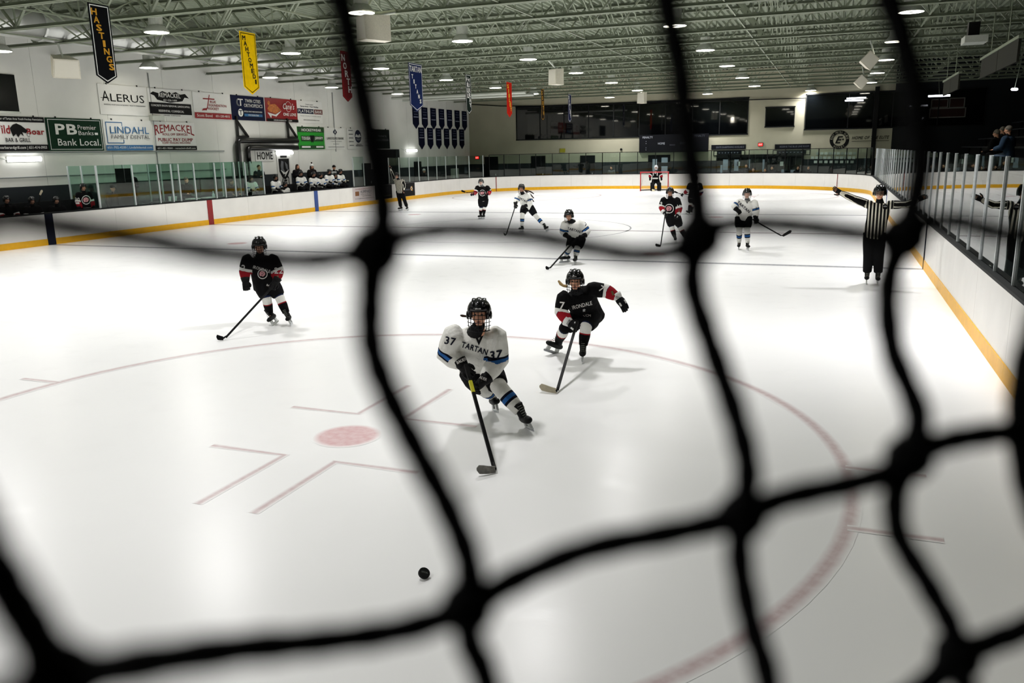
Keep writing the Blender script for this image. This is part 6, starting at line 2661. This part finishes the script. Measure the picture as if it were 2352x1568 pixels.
# a raised stick blade on the visiting bench and sticks leaning on the home bench
stick('upright stick with pale blade on the visiting bench', hit(88, 470, 0, -13.6), hit(93, 449, 0, -13.6), hit(99, 439, 0, -13.6), tape=TAPEB)
for i, (a, b, c) in enumerate((((640, 447), (652, 405), (655, 403)), ((668, 442), (663, 410), (661, 408)))):
    stick('stick leaning on the home bench boards, %s one' % ('left' if i == 0 else 'right'), hit(*a, 0, -13.5), hit(*b, 0, -13.5), hit(*c, 0, -13.5))
stick('stick with pale blade resting on the right end of the home bench', hit(770, 428, 0, -13.4), hit(789, 419.5, 0, -13.4), hit(801, 417, 0, -13.4), tape=TAPEB)
# spectators behind the far glass
for i, (u, v, c, lb) in enumerate(((1714, 381, '0a0b0e', 'spectator in dark coat behind the far glass, in front of the lit doorway'), (1730, 390, '2a1a16', 'spectator in brown behind the far glass left of the lobby mullion'), (1757, 391, '15181c', 'low spectator in dark grey behind the middle of the far glass'), (1773, 386, '101216', 'spectator in black behind the far glass near a pinned notice'),
                                   (1833, 386, '0d0e10', 'pale-faced spectator in black behind the far glass, left of two'), (1857, 386, '0c0c0e', 'pale-faced spectator in black behind the far glass, right of two'), (1404, 386, '4c5050', 'spectator in grey jacket behind the far glass left of the goal'), (974, 393, '101010', 'person with a white headband behind the far left glass'))):
    p = hit(u, v, 1, 31.2) if u > 1000 else hit(u, v, 0, -14.4)
    zf = -.06
    standing(p, -PI / 2 if u > 1000 else -.3, dict(CIV, jersey=jacket(c), pants=PNT, hair=None if u == 974 else 'short', helmet='beanie' if u == 974 else None, group='people behind the far glass'), lb, zf)
# spectators in the stand
for i, (u, v, x, c, lb) in enumerate(((2289, 307, 15.6, '0c0c0e', 'spectator in black with white scarf in the right stand'), (2303, 300, 16.0, '141416', 'spectator in dark coat behind the scarf wearer'), (2316, 299, 15.5, '2a3a4c', 'spectator in blue denim jacket in the right stand'))):
    p = hit(u, v, 0, x)
    seated(p, PI - .1 - .5, dict(CIV, jersey=jacket(c), pants=mat('denim', '3a4a5c', .8) if i == 2 else PNT, hair='short', haircol=GREYH, longpants=True, group='spectators in the right stand'), lb, zfloor=p.z - 1.15)
finish_figures()
P37, P7, P22 = 'player in white jersey number 37', 'player in black jersey number 7', 'player in black jersey number 22'
part_decal(P37, 'glove', u=1060, v=828, h=.030, w=.10, text='BAUER', rot=24, m=INK_W, bold=.03, off=.004)
part_decal(P37, 'glove', u=1108, v=868, h=.028, w=.09, text='BAUER', rot=-22, m=INK_W, bold=.03, off=.004)
part_decal(P37, 'helmet', u=1098, v=709, h=.012, w=.055, text='BAUER', m=INK_W, bold=.02, off=.006)
part_decal(P7, 'helmet', u=1319, v=635, h=.014, w=.05, text='CCM', m=INK_W, bold=.03, off=.006)
part_decal(P7, 'glove', u=1306, v=740, h=.03, w=.07, text='CCM', rot=60, m=INK_N, bold=.03, off=.004)
part_decal(P7, 'glove', u=1420, v=684, h=.03, w=.07, text='CCM', rot=-20, m=INK_N, bold=.03, off=.004)
part_decal(P7, 'pants', u=1348, v=724, h=.03, w=.10, text='CCM', rot=-4, m=INK_W, bold=.03)
part_decal(P22, 'pants', u=622, v=657, h=.03, w=.14, text='BAUER', rot=-18, m=INK_W, bold=.03)

# ================================================================== safety net in front of the camera
CORD = mat('black_net_cord', '050607', .9, bump=.5, scale=400)
net = thing('safety_net', 'black knotted safety netting hanging above the near glass, out of focus', 'netting', tuple(CAM + CF * .13 - Vector((0, 0, .3))))


def dep(u, v):
    return .106 + .046 * u / 2352 - .028 * max(0, 1 - max(u, 0) / 700) * min(1, max(0, v / 1400))


def N(u, v):
    return CAM + ray(u, v) * dep(u, v)


cols = {'A': [(780, 0), (802, 90), (838, 250), (866, 400), (880, 500), (862, 575), (852, 690), (856, 800), (897, 914), (966, 1048), (1035, 1180), (1078, 1300), (1072, 1395), (1082, 1480), (1118, 1568)],
        'B': [(1530, 0), (1560, 150), (1577, 300), (1600, 450), (1606, 545), (1590, 650), (1632, 790), (1688, 950), (1718, 1080), (1704, 1185), (1700, 1290), (1728, 1440), (1765, 1568)],
        'C': [(2042, 0), (2075, 100), (2105, 250), (2113, 400), (2074, 545), (2040, 650), (2050, 800), (2108, 950), (2088, 1050), (2058, 1130), (2065, 1230), (2130, 1340), (2185, 1440), (2200, 1505), (2214, 1568)],
        'L': [(-260, 0), (-215, 300), (-165, 560), (-190, 800), (-120, 1080), (5, 1330), (60, 1420), (105, 1500), (150, 1568)],
        'R': [(2500, 0), (2520, 250), (2480, 520), (2400, 700), (2350, 860), (2345, 1020), (2372, 1160), (2440, 1300), (2520, 1430), (2560, 1568)]}
rws = {'1': [(-165, 560), (0, 505), (150, 520), (330, 548), (480, 577), (700, 597), (862, 575), (935, 540), (1050, 527), (1200, 538), (1330, 562), (1450, 584), (1550, 577), (1606, 545), (1655, 517), (1750, 513), (1850, 520), (1960, 535), (2074, 545), (2115, 515), (2200, 508), (2330, 540), (2480, 520)],
       '2': [(-100, 1640), (135, 1565), (300, 1528), (550, 1490), (750, 1472), (930, 1445), (1072, 1395), (1180, 1332), (1350, 1262), (1550, 1222), (1704, 1185), (1800, 1145), (1950, 1112), (2040, 1085), (2088, 1050), (2150, 1022), (2230, 1003), (2350, 992), (2440, 1010)],
       '3': [(1900, 1680), (2000, 1650), (2110, 1590), (2200, 1505), (2260, 1480), (2352, 1445), (2450, 1400), (2560, 1390)]}


def catmull(P, sub=6):
    out = []
    for i in range(len(P) - 1):
        a, b, c, d = P[max(0, i - 1)], P[i], P[i + 1], P[min(len(P) - 1, i + 2)]
        for j in range(sub):
            t = j / sub
            out.append(.5 * ((2 * b) + (c - a) * t + (2 * a - 5 * b + 4 * c - d) * t * t + (3 * b - a - 3 * c + d) * t ** 3))
    out.append(P[-1])
    return out


ROPE = .0025
up_v = (N(862, 575) - N(1072, 1395))
up_v = up_v.normalized() * .046
rt_v = (N(1606, 545) - N(862, 575)).normalized() * .046


def strand(P, name='cord', f=1.0):
    q = MB()
    P = catmull(P)
    rnd = [ROPE * f * (1 + .05 * math.sin(i * 1.7)) for i in range(len(P))]
    q.loft(P, rnd, CF, 8)
    q.build(name, CORD, net, True)


wig = lambda: Vector((random.uniform(-1, 1), random.uniform(-1, 1), random.uniform(-1, 1))) * .003
for k, P in cols.items():
    P = [N(*p) for p in P]
    a = [P[0] + up_v * (i * .5) + wig() for i in range(1, 14)]
    b = [P[-1] - up_v * (i * .5) + wig() for i in range(1, 10)]
    strand(a[::-1] + P + b)
for k, P in rws.items():
    P = [N(*p) for p in P]
    a = [P[0] - rt_v * (i * .5) + wig() for i in range(1, 12)]
    b = [P[-1] + rt_v * (i * .5) + wig() for i in range(1, 12)]
    strand(a[::-1] + P + b, f=.76 if k == '1' else .98)
# the net carries on outside the frame
top0, bot0 = N(862, 575), N(862, 575)
for i in (-6, -5, -4, -3, -2, 4, 5, 6, 7, 8):
    c = N(862, 575) + rt_v * (i + (.0 if i < 0 else .0))
    strand([c + up_v * (j * .5) + wig() for j in range(-10, 14)])
for j in (1, 2, 3, 4, 5, 6, -3, -4, -5):
    c = N(862, 575) + up_v * (j + .1)
    strand([c + rt_v * (i * .5) + wig() for i in range(-12, 17)])
# knots
for u, v in ((862, 575), (1606, 545), (2074, 545), (1072, 1395), (1704, 1185), (2088, 1050), (2200, 1505), (135, 1565)):
    q = MB()
    q.ball(N(u, v), .0046, None, 10)
    q.build('knot', CORD, net, True)
